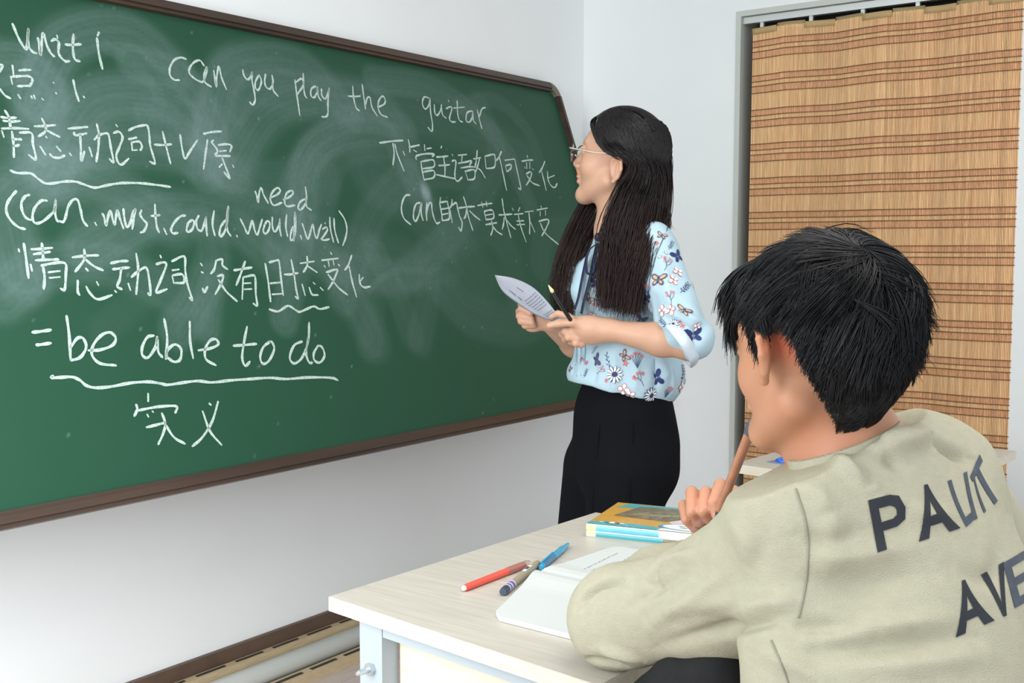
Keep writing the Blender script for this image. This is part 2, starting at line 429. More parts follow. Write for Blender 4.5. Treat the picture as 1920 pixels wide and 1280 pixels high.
# writing surface with eraser haze stored per vertex
step = 0.007; nu, nv = int(BL/step), int(BH/step)
us = np.linspace(0.01, BL-0.01, nu); vs = np.linspace(0.01, BH-0.01, nv)
UU, VV = np.meshgrid(us, vs, indexing='ij')
haze = np.zeros_like(UU); lum = np.zeros_like(UU)
def smear(px, w, a, fade=0.35):
    global haze
    P = catmull([pix2board(*q) for q in px], 8); best = np.full(UU.shape, 9.0); tt = np.zeros_like(UU)
    for i in range(len(P)-1):
        A, B = P[i], P[i+1]; ab = B-A; L2 = ab@ab+1e-9
        t = np.clip(((UU-A[0])*ab[0]+(VV-A[1])*ab[1])/L2, 0, 1)
        d = np.hypot(UU-A[0]-t*ab[0], VV-A[1]-t*ab[1])
        m = d < best; best = np.where(m, d, best); tt = np.where(m, (i+t)/(len(P)-1), tt)
    s = np.clip((w/2-best)/(w*0.26), 0, 1); s = s*s*(3-2*s)
    streak = 0.82+0.12*np.sin(best*420+np.sin(tt*7)*1.2)+0.10*np.sin(best*150+2+w*40)
    haze = haze+a*s*streak*(1-fade*tt)*(1-0.75*haze)
for px_, w_, a_ in [
    ([(60, 190), (120, 80), (240, 60), (330, 130)], .16, .36), ([(-40, 130), (40, 120), (90, 180), (60, 260)], .15, .34),
    ([(90, 330), (180, 190), (320, 200), (400, 300)], .17, .30), ([(40, 520), (20, 380), (160, 330), (320, 420)], .17, .30),
    ([(250, 120), (330, 140), (390, 220), (380, 330)], .14, .25), ([(390, 260), (430, 130), (560, 120), (650, 210)], .16, .30),
    ([(420, 330), (520, 200), (700, 190), (780, 300)], .17, .24), ([(560, 420), (590, 280), (720, 250), (790, 380)], .15, .26),
    ([(520, 480), (560, 330), (650, 230), (760, 240)], .13, .20), ([(700, 150), (820, 170), (930, 260), (990, 380)], .13, .22),
    ([(760, 520), (860, 420), (930, 300), (900, 200)], .14, .14), ([(640, 560), (700, 400), (780, 330), (880, 330)], .15, .15),
    ([(0, 560), (90, 500), (220, 500), (330, 560)], .15, .22), ([(160, 470), (300, 400), (430, 420), (520, 500)], .16, .24),
    ([(330, 620), (370, 560), (400, 480), (380, 420)], .13, .22), ([(530, 600), (545, 540), (560, 470), (560, 400)], .12, .26),
    ([(385, 615), (390, 570), (400, 520)], .11, .26), ([(60, 300), (200, 280), (330, 290), (440, 330)], .15, .20),
    ([(600, 470), (660, 560), (700, 640)], .17, .22), ([(690, 650), (700, 560), (690, 470)], .12, .10),
    ([(700, 470), (745, 560), (770, 630)], .13, .15), ([(785, 640), (800, 560), (800, 470)], .13, .12), ([(640, 500), (740, 520), (840, 500)], .16, .12),
    ([(690, 545), (730, 512), (790, 505)], .03, .16), ([(830, 540), (880, 590), (960, 610), (1010, 590)], .20, .15), ([(840, 450), (900, 430), (950, 470), (970, 560)], .18, .10),
    ([(700, 330), (800, 400), (900, 520)], .26, .12), ([(500, 420), (640, 480), (760, 500)], .26, .13), ([(1010, 500), (1020, 440), (1070, 430)], .15, .09),
    ([(300, 240), (420, 330), (520, 350), (600, 330)], .20, .16), ([(100, 250), (260, 220), (420, 240)], .26, .16), ([(450, 150), (650, 190), (850, 230), (980, 300)], .24, .14),
    ([(200, 90), (260, 130), (300, 190)], .05, .14), ([(440, 220), (470, 160), (540, 150)], .08, .12), ([(600, 420), (640, 300), (740, 290), (790, 380)], .10, .12),
    ([(860, 200), (930, 190), (990, 250), (1020, 330)], .09, .12), ([(190, 620), (260, 560), (300, 520)], .10, .06), ([(0, 300), (120, 340), (220, 420)], .24, .14)]:
    smear(px_, w_, a_)
sx, sy = pix2board(797, 362); haze += 0.95*np.exp(-(((UU-sx)/.022)**2+((VV-sy)/.034)**2)**1.5)
for _ in range(110):   # chalk specks
    i, j = rng.integers(0, nu), int(rng.integers(0, nv)); haze[i, j] += rng.uniform(.1, .5)
e = np.exp(-((VV-0.012)/.006)**2); haze += 0.5*e
haze = np.clip(haze*0.60, 0, 1)
me = fastmesh('slate', np.stack([bpt(0, 0)[i]+UU.ravel()*bx[i]+VV.ravel()*bz[i]+bn[i]*0.004 for i in range(3)], 1),
              (np.arange(nu-1)[:, None]*nv+np.arange(nv-1)[None]).reshape(-1, 1)+np.array([[0, nv, nv+1, 1]]), smooth=False)
setcol(me, np.repeat(haze.reshape(-1, 1), 3, 1), 'chalk')
ms = mat('slate_green', rgb(46, 100, 80), 0.55, spec=0.3)
nt = ms.node_tree; N = nt.nodes; L = nt.links; b = N['Principled BSDF']
a = N.new('ShaderNodeAttribute'); a.attribute_name = 'chalk'
no = N.new('ShaderNodeTexNoise'); no.inputs['Scale'].default_value = 60; no.inputs['Detail'].default_value = 6
tc = N.new('ShaderNodeTexCoord'); L.new(tc.outputs['Object'], no.inputs['Vector'])
mu = N.new('ShaderNodeMath'); mu.operation = 'MULTIPLY'; L.new(a.outputs['Fac'], mu.inputs[0])
mr = N.new('ShaderNodeMapRange'); mr.inputs['From Min'].default_value = .3; mr.inputs['From Max'].default_value = .7
mr.inputs['To Min'].default_value = .84; mr.inputs['To Max'].default_value = 1.06; L.new(no.outputs['Fac'], mr.inputs[0]); L.new(mr.outputs[0], mu.inputs[1])
mx = N.new('ShaderNodeMix'); mx.data_type = 'RGBA'; mx.inputs[6].default_value = (*rgb(31, 76, 55), 1); mx.inputs[7].default_value = (*rgb(148, 170, 172), 1)
L.new(mu.outputs[0], mx.inputs[0]); L.new(mx.outputs[2], b.inputs['Base Color'])
sl = mobj('slate', me, ms, cb)
box_b = bmesh.new(); bbox(box_b, bpt(BL/2, BH/2, -0.008), (BL-0.02, BH-0.02, 0.02), RB); bmobj('backing', box_b, m_dark, cb)
# frame: four rails and a rounded corner piece each
FWD, RC = 0.036, 0.055
def rail(u0, v0, u1, v1):
    bm = bmesh.new(); c = bpt((u0+u1)/2, (v0+v1)/2, 0.002)
    bbox(bm, c, (abs(u1-u0), abs(v1-v0), 0.032), RB); c2 = bpt((u0+u1)/2, (v0+v1)/2, 0.020)
    if abs(u1-u0) > abs(v1-v0): bbox(bm, c2+bz*0.0, (abs(u1-u0), abs(v1-v0)*0.45, 0.008), RB)
    else: bbox(bm, c2, (abs(u1-u0)*0.45, abs(v1-v0), 0.008), RB)
    bmobj('frame_rail', bm, m_frame, cb, bevel=0.0025)
rail(RC, 0, BL-RC, FWD); rail(RC, BH-FWD, BL-RC, BH); rail(0, RC, FWD*0.75, BH-RC); rail(BL-FWD*0.75, RC, BL, BH-RC)
m_corner = mat('corner_plastic', rgb(108, 100, 84), 0.45)
for cu, cv, q0 in ((BL-RC, BH-RC, 0), (RC, BH-RC, 90), (RC, RC, 180), (BL-RC, RC, 270)):
    bm = bmesh.new(); rings = []
    for i in range(9):
        q = math.radians(q0+90*i/8); d = bx*math.cos(q)+bz*math.sin(q)
        c = bpt(cu, cv)
        rings.append([bm.verts.new(c+d*r+bn*w) for r, w in ((RC-FWD+0.003, -0.013), (RC-FWD+0.003, 0.020), (RC-0.01, 0.023), (RC, 0.018), (RC, -0.013))])
    for A, B in zip(rings, rings[1:]):
        for k in range(5): bm.faces.new((A[k], A[(k+1) % 5], B[(k+1) % 5], B[k]))
    bm.faces.new(rings[0]); bm.faces.new(rings[-1][::-1])
    bmobj('corner_piece', bm, m_corner, cb)
for u in (0.9, 2.1, 3.3):     # wall brackets that hold the foot of the board
    bm = bmesh.new(); P = bpt(u, 0.05, -0.025)
    bbox(bm, (P[0]/2, P[1], P[2]+0.02), (P[0]-0.004, 0.03, 0.02)); bbox(bm, (0.006, P[1], P[2]+0.02), (0.01, 0.05, 0.09))
    bmobj('bracket', bm, m_pipe, cb)

# chalk writing: strokes read off the photograph, laid on the slate
CH = [
 ('unit', 0, 0, 4, 7.2, "92,178 130,270 165,335 195,370 205,300 212,215|212,215 208,300 215,350 245,390 275,400|283,285 295,350 303,418 310,330 322,250 350,340 380,400 408,425|425,265 431,287|382,310 410,295 440,320 437,390 455,430 490,460 522,458|550,255 545,340 550,410 565,450 600,460|487,335 540,338 608,332|726,285 740,400 767,520|742,242 730,270"),
 ('point', 0, 0, 4, 6.2, "-20,555 20,495 0,488|-5,665 35,715 80,740|92,490 100,562|140,530 185,525 232,525|78,572 92,635|78,578 150,572 210,572 240,590 238,620 225,640|128,648 180,645 230,645|135,710 152,740|232,720 240,738|252,715 262,742|312,738 326,752|398,618 404,624|416,695 422,704|548,598 562,670 590,762|625,722 632,734"),
 ('modal', 0, 0, 4, 6.4, "35,828 65,880 78,960|5,878 60,885 122,882|22,905 80,912 150,908|10,965 110,962 215,968|12,980 28,1030|88,985 100,1080 103,1180|145,995 235,1000 245,1080 268,1195 212,1160|92,1045 140,1045 162,1045|95,1095 120,1095 145,1085|312,888 340,950 335,990 285,1025|255,948 340,945 415,938|335,970 400,1005 447,1028|342,1022 350,1034|300,1098 340,1162|372,1155 400,1180 450,1183 485,1165|422,1098 455,1135|520,1150 535,1168|508,965 590,958 657,952|555,990 560,1015 600,1010 650,1000|600,1015 605,1110 610,1210 632,1135|668,1105 690,1175|725,930 740,1010 735,1120 720,1215|705,1050 740,1015 795,1000 815,1020 830,1110 850,1215 818,1190|868,935 880,952|848,1000 890,988 918,1030 895,1100 872,1160 880,1210 910,1235 965,1188|962,980 1010,955 1080,940 1105,945 1118,1010 1125,1090 1145,1160 1160,1225 1120,1212|962,1045 1010,1035 1025,1030|985,1070 992,1130|985,1068 1040,1062 1060,1085 1062,1110 1050,1128|1000,1128 1030,1125|1218,985 1240,1080 1278,1228|1155,1085 1220,1088 1285,1082|1350,1010 1362,1100 1385,1190 1420,1140 1480,1050|1525,1005 1580,992 1660,985|1555,1048 1545,1120 1525,1270|1600,1050 1588,1070 1620,1110 1628,1140 1608,1165|1635,1088 1700,1082 1735,1095 1722,1140|1645,1135 1695,1130|1610,1168 1665,1170 1725,1170|1665,1185 1690,1250 1722,1340 1678,1290|1665,1230 1642,1255|1744,1238 1752,1256"),
 ('list', 0, 200, 4, 6.6, "75,478 130,498 200,498 240,505 290,545 340,575 400,575 480,562 560,562 620,580 700,607 760,600 840,582 940,572 1060,575 1180,588 1278,602|122,632 80,680 48,740 50,800 85,860 140,905 190,918|220,660 185,675 160,720 165,780 190,830 232,852|352,705 310,705 265,750 245,800 245,850 270,875 320,860 380,810 410,770 418,690|418,690 410,780 425,850 450,860 475,862 490,830 510,750 545,700 580,700 600,760 620,850 655,898|710,868 722,890|765,800 780,830 795,890 808,830 825,780 840,830 858,885 868,830 880,775 895,830 925,915|925,765 930,830 950,905 975,870 990,810 1015,765|1015,765 1000,850 990,920|1060,775 1050,810 1075,850 1100,880 1080,930 1050,945|1160,730 1165,820 1175,900 1192,945|1130,820 1170,818 1198,812|1228,912 1248,958|1390,815 1350,825 1305,870 1282,920 1295,950 1335,945|1410,870 1398,920 1410,940 1440,920 1455,870 1440,850 1412,870|1490,815 1470,860 1480,915 1510,930 1530,880 1545,825|1545,825 1545,900 1552,970|1605,780 1592,880 1610,968|1690,850 1655,900 1645,960 1660,972 1690,920 1705,830 1712,745|1712,745 1698,860 1705,930 1730,970|1773,965 1778,976"),
 ('could', 300, 60, 2.909, 6.2, "437,1018 460,1065 478,1100 492,1060 503,1028 515,1080 530,1105 545,1060 557,1020|570,1050 562,1085 575,1100 592,1080 598,1045 585,1030 570,1050|612,1010 612,1060 625,1090 645,1060 655,1015|655,1015 652,1070 660,1115|690,995 685,1060 695,1115|725,1060 712,1100 712,1135 730,1120 740,1060 735,980|735,980 732,1060 728,1140|765,1108 771,1130|775,1045 790,1090 805,1130 820,1090 832,1050 842,1100 855,1125 868,1080 880,1048|885,1075 905,1065 912,1080 890,1115 880,1130 900,1135 925,1128|898,1040 902,1047|925,1010 928,1070 945,1145|948,1015 952,1080 972,1150|975,975 1005,1020 1018,1070 1012,1120 995,1165|518,868 528,900 535,930 538,890 550,850 565,890 590,935|600,905 640,885 655,865 640,850 615,870 600,910 620,945 665,930|670,915 705,900 725,880 715,865 690,880 678,920 690,950 735,945|790,910 765,925 752,955 765,970 790,940 798,900 792,845|795,900 798,950 825,972"),
 ('title', 300, 60, 2.909, 6.2, "143,148 110,140 75,155 52,200 55,240 80,262 105,262|240,185 215,155 180,170 158,205 165,235 205,265 235,270 252,220 255,190|255,190 240,230 245,275 280,300|292,210 298,250 305,300 308,250 320,188 335,250 362,315|450,205 458,240 478,260 495,240 502,218|502,218 500,260 512,320 518,370 505,398 488,382|540,235 522,265 518,300 532,318 545,300 552,265 540,235|575,230 570,270 578,300 600,310 615,275 610,235|612,275 618,320 645,352|735,262 745,340 762,458|740,275 770,255 780,290 755,330 745,340|780,225 782,290 788,340 800,362|850,295 825,310 822,345 838,358 855,330 858,300|858,305 862,350 878,375|880,310 882,345 900,365 915,335 922,305|922,305 915,380 915,440 905,462 882,462|1050,295 1055,360 1070,415 1088,430|1025,350 1060,352 1092,350|1102,285 1110,350 1120,420|1118,400 1130,360 1145,360 1155,410 1185,460|1188,410 1220,395 1228,375 1215,350 1195,370 1188,410 1205,450 1240,465|1465,360 1440,355 1430,390 1445,420 1465,400 1472,360|1472,360 1475,440 1485,500 1482,542 1460,520|1495,395 1498,440 1510,455 1528,430 1535,395|1533,400 1540,450 1560,470|1571,371 1574,380|1560,418 1585,408 1590,425 1578,470 1590,490 1612,490|1620,375 1622,440 1632,480 1650,492|1600,415 1660,410|1700,430 1675,440 1668,480 1685,492 1700,470 1705,430|1705,430 1708,480 1722,500|1730,425 1742,480 1755,528|1742,460 1755,420 1775,412"),
 ('right', 640, 230, 4, 6.6, "285,152 370,140 462,133|385,155 395,230 385,320|400,160 420,240 470,365|462,215 475,245|500,125 512,180 512,222|505,185 550,175 585,168|540,205 565,220|622,165 625,210|640,195 675,190|560,275 562,250 620,235 695,235 680,255|595,290 605,360 620,435|600,292 650,282 690,282 692,330 612,345|612,370 690,360 692,410 618,428|752,175 745,192|712,258 760,255 800,250|728,322 770,320 812,315|765,255 775,330 775,400|712,390 780,405 850,420|828,235 835,248|828,290 850,282 858,300 850,380 855,425 875,438 905,408|875,245 940,238|905,245 900,298|875,305 935,295 975,285 960,320|895,340 960,330 1010,335|925,360 950,432|930,365 985,352 1000,365 995,420 945,430|1018,208 1010,290 1000,335|990,272 1045,262|1035,270 1020,330 1005,372|1005,330 1045,360 1078,415|1075,250 1085,345|1078,252 1135,238 1150,250 1148,330 1088,345|1200,215 1180,260 1160,285|1185,262 1205,350 1238,508|1225,282 1300,272|1300,275 1315,350 1335,440 1345,498 1325,490|1230,325 1240,370|1232,322 1272,315 1268,345 1240,368|1392,245 1395,262|1352,290 1395,282 1438,280|1388,300 1390,345|1412,298 1412,345|1375,330 1378,345|1432,345 1440,355|1385,385 1415,368 1425,385 1410,430 1385,470|1390,395 1430,450 1485,472|1525,290 1505,340 1482,375|1495,345 1515,420 1535,508|1545,365 1550,430 1575,475 1600,485 1618,455|1550,415 1598,395|515,542 480,548 455,600 450,660 470,720 520,765|590,600 560,610 542,660 540,715 555,740 580,690 600,600|600,600 598,680 612,735|640,600 635,660 640,735|638,690 650,620 672,600 680,660 695,720 715,755 738,745|742,560 738,600|735,600 752,690 755,735|740,600 790,590 795,600 810,715 755,735|748,650 800,640|755,690 800,680|830,575 825,620 805,650|825,625 860,600 870,640 885,700 905,750 895,810 878,785|815,655 830,750|915,555 935,620 950,700 985,808|880,640 940,632 1000,628|938,650 930,700 918,720|960,660 1000,700 1040,730|1020,622 1070,612 1130,605|1050,595 1060,635|1085,590 1090,628|1070,665 1085,730|1072,665 1110,655 1135,662 1140,715 1085,728|1078,695 1135,685|1080,765 1120,758 1165,750|1125,735 1135,790 1120,845|1130,770 1165,815 1205,840|1205,568 1215,650 1240,750 1270,862|1180,692 1230,690 1280,685|1220,710 1215,760 1205,800|1240,730 1270,770 1305,800|1280,640 1290,660|1338,635 1325,665|1295,688 1362,682|1315,738 1368,735|1315,765 1375,762|1325,690 1345,780 1385,895|1375,670 1440,662|1405,672 1412,750 1410,835|1415,740 1450,820|1495,625 1500,640|1465,655 1545,640|1490,665 1490,700|1530,655 1530,695|1478,740 1540,725 1555,740 1530,800 1500,850|1490,750 1530,830 1630,915"),
 ('tense', 0, 430, 2.667, 6.8, "92,98 95,112|118,70 130,150 142,245|152,175 160,210|155,100 200,98 262,92|165,125 210,118 250,112|175,155 240,152 292,150|208,68 213,110 215,150|215,190 222,240 218,300|205,182 260,170 325,170 328,230 322,300 300,295|240,215 300,208|245,243 300,238|360,140 430,132 492,130|420,98 420,150 375,212|425,150 470,185 515,205|428,195 440,208|388,255 388,310 398,330|430,285 450,320 490,350 560,328|482,262 492,280|573,306 581,315|552,170 595,160 640,158|562,200 600,195 648,190|605,195 598,250 585,285 610,300|640,270 652,305|680,120 690,200 680,325|655,240 690,210 730,192 745,250 752,325 738,318|800,130 805,142|780,175 815,165 830,180 800,260 780,315 835,298|858,160 920,135 925,200 935,270 960,350 945,340|860,205 895,200|860,232 868,270|862,230 910,225 918,265 870,268|1002,170 1010,182|1005,212 1015,218|1013,295 1020,315 1038,285|1080,155 1070,200 1052,222|1082,155 1110,150 1112,180 1138,200|1085,235 1115,230 1105,270 1075,325|1090,250 1130,310 1185,360|1168,205 1200,200 1260,190|1225,160 1200,230 1180,280|1215,240 1210,350|1215,240 1260,230 1275,240 1278,320 1285,380 1265,370|1220,270 1255,268|1220,300 1258,298|1325,170 1340,260 1352,362|1345,165 1385,155 1395,165 1405,250 1415,330|1350,270 1400,265|1360,325 1410,322|1420,225 1450,225 1490,218|1455,150 1470,230 1480,300 1490,345 1475,335|1500,170 1570,160|1535,135 1535,180 1515,215|1540,185 1585,215|1510,275 1525,330|1545,290 1560,325 1590,328|1565,265 1575,275|1600,290 1615,305|1652,115 1658,125|1608,155 1690,145|1640,155 1645,185|1665,155 1670,180|1620,180 1626,190|1690,175 1698,182|1630,215 1680,200 1685,210 1665,260 1640,300|1640,225 1690,290 1738,328|1758,130 1740,180 1722,205|1745,185 1760,260 1782,338|1795,225 1800,270 1820,290 1852,285|1800,260 1815,240|1345,400 1390,410 1430,385 1450,385 1480,405 1500,412 1540,395 1570,385 1600,398 1645,388"),
 ('able', 0, 430, 2.667, 7.4, "160,515 205,510 255,502|180,578 210,575 255,568|332,432 345,530 352,655|352,655 400,640 430,590 415,545 385,545 352,590|440,605 500,602 560,580 578,545 550,515 505,530 465,580 460,630 500,670 580,680|770,530 735,540 710,590 712,630 740,640 775,590 785,535|785,540 790,610 812,640|820,447 835,540 828,650|830,640 840,600 875,575 905,600 900,650 870,662 835,640|948,460 950,560 965,645|990,605 1050,595 1090,575 1080,550 1050,555 1025,600 1030,650 1080,680|1235,485 1220,560 1210,640 1225,682 1250,660|1165,582 1220,578 1282,572|1350,560 1315,590 1300,640 1315,672 1345,655 1370,600 1360,565 1345,560|1510,560 1470,580 1448,640 1470,670 1510,640 1540,560 1545,465|1540,540 1530,620 1545,665 1562,665|1590,580 1568,620 1572,655 1600,665 1622,630 1610,590 1590,580|265,730 258,742 300,740 360,738 400,755 430,780 480,792 560,785 650,768 740,762 800,770 840,777 920,765 990,758 1060,765 1150,755 1250,748 1350,742 1430,748 1540,740 1655,742 1690,755"),
 ('meaning', 0, 430, 2.667, 6.8, "740,820 740,860|680,875 685,900 670,935|690,905 780,888 860,882 885,890 875,918|735,925 742,938|760,908 766,914|730,990 790,975 828,965|808,918 825,970 815,1020 790,1075|825,975 870,1040 925,1072|1045,870 1055,878|1090,860 1060,960 1010,1040 960,1085|1012,908 1050,1010 1108,1078"),
]
m_chalk = mat('chalk', rgb(212, 223, 218), 0.95, spec=0.1, col2=rgb(150, 176, 168), vscale=220)
for nm, ox, oy, sc, wd_, txt in CH:
    V = []; Fq = []; c0 = 0
    for st in txt.split('|'):
        P = [tuple(float(v) for v in q.split(',')) for q in st.split()]
        B = np.array([pix2board(ox+x/sc, oy+y/sc, 0.004) for x, y in P]); B = catmull(B, 5)
        if B[:, 0].min() < 0.05: pass
        T = np.gradient(B, axis=0); T /= np.linalg.norm(T, axis=1, keepdims=True)+1e-9
        T = np.where(np.isnan(T), 0, T); Nn = np.stack([-T[:, 1], T[:, 0]], 1)
        ww = wd_*0.00047*(1+0.16*np.sin(np.arange(len(B))*0.9+c0)); ww[0] *= .75; ww[-1] *= .7
        Lf = B+Nn*ww[:, None]; Rt = B-Nn*ww[:, None]
        cap0 = B[0]-T[0]*ww[0]*.8; cap1 = B[-1]+T[-1]*ww[-1]*.8
        k = len(V)
        for q in np.vstack([np.stack([Lf, Rt], 1).reshape(-1, 2), cap0, cap1]): V.append(bpt(q[0], q[1], 0.0048))
        n = len(B)
        for i in range(n-1): Fq.append((k+2*i, k+2*i+1, k+2*i+3, k+2*i+2))
        Fq.append((k, k+2*n, k+1, k+1)); Fq.append((k+2*n-2, k+2*n-1, k+2*n+1, k+2*n+1)); c0 += 1
    Fa = np.array(Fq); tri = Fa[Fa[:, 2] == Fa[:, 3]][:, :3]; tri2 = Fa[Fa[:, 2] == Fa[:, 3]]
    qd = Fa[Fa[:, 2] != Fa[:, 3]]
    o = mobj('chalk_writing', fastmesh('chalk_writing', V, [qd, tri], False), m_chalk, cb); tag(o, kind='stuff')
# ---------------------------------------------------------------- reed curtain on its rail
m_rail = mat('rail_metal', rgb(205, 208, 206), 0.35, metal=0.6)
rc_ = empty('curtain_rail', (1.18, WY+0.05, OZ1-0.07), 'white metal curtain rail under the top of the doorway', 'curtain rail')
box('track', (OX0+0.022, WY+0.012, OZ1-0.046), (OX1-0.002, WY+0.040, OZ1-0.022), m_rail, rc_, 0.002)
for x in (0.775, 0.965, 1.155, 1.345, 1.535):
    bm = bmesh.new(); bbox(bm, (x, WY+0.026, OZ1-0.055), (0.014, 0.014, 0.018)); bbox(bm, (x, WY+0.026, OZ1-0.071), (0.005, 0.006, 0.016))
    bmobj('hook', bm, m_rail, rc_)
cu = empty('reed_curtain', (1.21, WY+0.02, 0.05), 'tan bamboo reed curtain with brown striped bands hanging in the doorway', 'curtain')
CX0, CX1, CZT = 0.742, 1.690, 2.092
def cyo(x, z): # pleat offset
    t = (x-CX0)/(CX1-CX0); k = (z/CZT)
    tri = abs(((t*2.6+0.12) % 1.0)*2-1)
    return WY-0.012+0.052*(1-t)**1.5*0+0.030*tri*(0.45+0.55*k)+0.004*math.sin(x*23+z*1.3)
pitch = 0.0052; n = int((CX1-CX0)/pitch)
zl = np.linspace(0.06, CZT, 12); V = []; F = []; C = []; FC = []
for i in range(n):
    x = CX0+pitch*(i+.5); w = pitch*0.46; k = len(V); c = 0.86+0.22*rng.random(); zt = CZT+rng.uniform(-.002, .002)
    for z in zl:
        z = min(z, zt); y = cyo(x, z)+rng.uniform(-.0005, .0005)
        for dx, dy in ((-w, 0.0015), (-w*0.55, -0.0012), (w*0.55, -0.0012), (w, 0.0015)): V.append((x+dx, y+dy, z)); C.append((c, c, c))
    for j in range(len(zl)-1):
        for q in range(3): F.append((k+j*4+q, k+j*4+q+1, k+j*4+5+q, k+j*4+4+q))
        F.append((k+j*4+3, k+j*4, k+j*4+4, k+j*4+7))
me = fastmesh('reeds', V, np.array(F), False); setcol(me, C)
mreed = mat('reed', rgb(196, 152, 104), 0.55, spec=0.35)
nt = mreed.node_tree; N = nt.nodes; L = nt.links; b = N['Principled BSDF']
g = N.new('ShaderNodeTexCoord'); sp = N.new('ShaderNodeSeparateXYZ'); L.new(g.outputs['Object'], sp.inputs[0])
def math_(op, a_, b_=None):
    m = N.new('ShaderNodeMath'); m.operation = op
    for i, v in enumerate((a_, b_)):
        if v is None: continue
        if isinstance(v, (int, float)): m.inputs[i].default_value = v
        else: L.new(v, m.inputs[i])
    return m.outputs[0]
PER = 0.127; Z0 = 2.049-0.06      # band phase in object space (object origin at z 0.06)
ph = math_('FRACT', math_('DIVIDE', math_('SUBTRACT', Z0+PER*40, sp.outputs['Z']), PER))
def bandf(a0, a1): return math_('MULTIPLY', math_('GREATER_THAN', ph, a0), math_('LESS_THAN', ph, a1))
band = math_('MAXIMUM', bandf(0.0, 0.175), bandf(0.31, 0.50))
at_ = N.new('ShaderNodeAttribute'); at_.attribute_name = 'tint'
nz = N.new('ShaderNodeTexNoise'); nz.inputs['Scale'].default_value = 30; mp = N.new('ShaderNodeMapping'); mp.inputs['Scale'].default_value = (6, 1, .35)
L.new(g.outputs['Object'], mp.inputs[0]); L.new(mp.outputs[0], nz.inputs['Vector'])
r = N.new('ShaderNodeValToRGB'); L.new(nz.outputs['Fac'], r.inputs[0]); r.color_ramp.elements[0].position = .3; r.color_ramp.elements[1].position = .7
r.color_ramp.elements[0].color = (*rgb(234, 184, 134), 1); r.color_ramp.elements[1].color = (*rgb(252, 214, 162), 1)
nz2 = N.new('ShaderNodeTexNoise'); nz2.inputs['Scale'].default_value = 90; L.new(mp.outputs[0], nz2.inputs['Vector'])
r2 = N.new('ShaderNodeValToRGB'); L.new(nz2.outputs['Fac'], r2.inputs[0]); r2.color_ramp.elements[0].position = .35; r2.color_ramp.elements[1].position = .65
r2.color_ramp.elements[0].color = (*rgb(214, 158, 114), 1); r2.color_ramp.elements[1].color = (*rgb(246, 196, 148), 1)
m1 = N.new('ShaderNodeMix'); m1.data_type = 'RGBA'; L.new(band, m1.inputs[0]); L.new(r.outputs[0], m1.inputs[6]); L.new(r2.outputs[0], m1.inputs[7])
m2 = N.new('ShaderNodeMix'); m2.data_type = 'RGBA'; m2.blend_type = 'MULTIPLY'; m2.inputs[0].default_value = 1; L.new(m1.outputs[2], m2.inputs[6]); L.new(at_.outputs['Color'], m2.inputs[7])
L.new(m2.outputs[2], b.inputs['Base Color'])
tag(mobj('reeds', me, mreed, cu), kind='stuff')
m_hem = mat('hem_cloth', rgb(190, 160, 112), 0.8)
m_hemb = mat('hem_back', rgb(158, 140, 98), 0.8)
for i in range(9):
    a_ = CX0-0.001+i*0.1053; xs = np.linspace(a_, a_+0.1048, 8); up_ = i % 2
    P = np.array([(x, cyo(x, CZT)-0.0035+0.006*up_, CZT-0.006+0.007*up_) for x in xs])
    ribbon('hem_flap', P, np.tile([0, 0, 1.0], (8, 1)), 0.022, 0.002, (m_hem, m_hemb)[up_], cu)
m_thread = mat('stitch_brown', rgb(132, 88, 58), 0.8)
V0 = None; zz = 2.049
for kk in range(16):
    for off in (0, 0.175, 0.31, 0.51):
        z = 2.049-kk*PER-off*PER
        if z < 0.1: continue
        if V0 is None:
            P = np.array([(x, cyo(x, z)-0.0028+0.0006*math.sin(i*2.2), z) for i, x in enumerate(np.linspace(CX0, CX1, 150))])
            first = ribbon('stitch_thread', P, np.tile([0, 0, 1.0], (150, 1)), 0.0030, 0.0014, m_thread, cu); V0 = z
            lz = first.location.z
        elif True:
            P = np.array([(x, cyo(x, z)-0.0028+0.0006*math.sin(i*2.2), z) for i, x in enumerate(np.linspace(CX0, CX1, 90))])
            ribbon('stitch_thread', P, np.tile([0, 0, 1.0], (90, 1)), 0.0030, 0.0014, m_thread, cu)

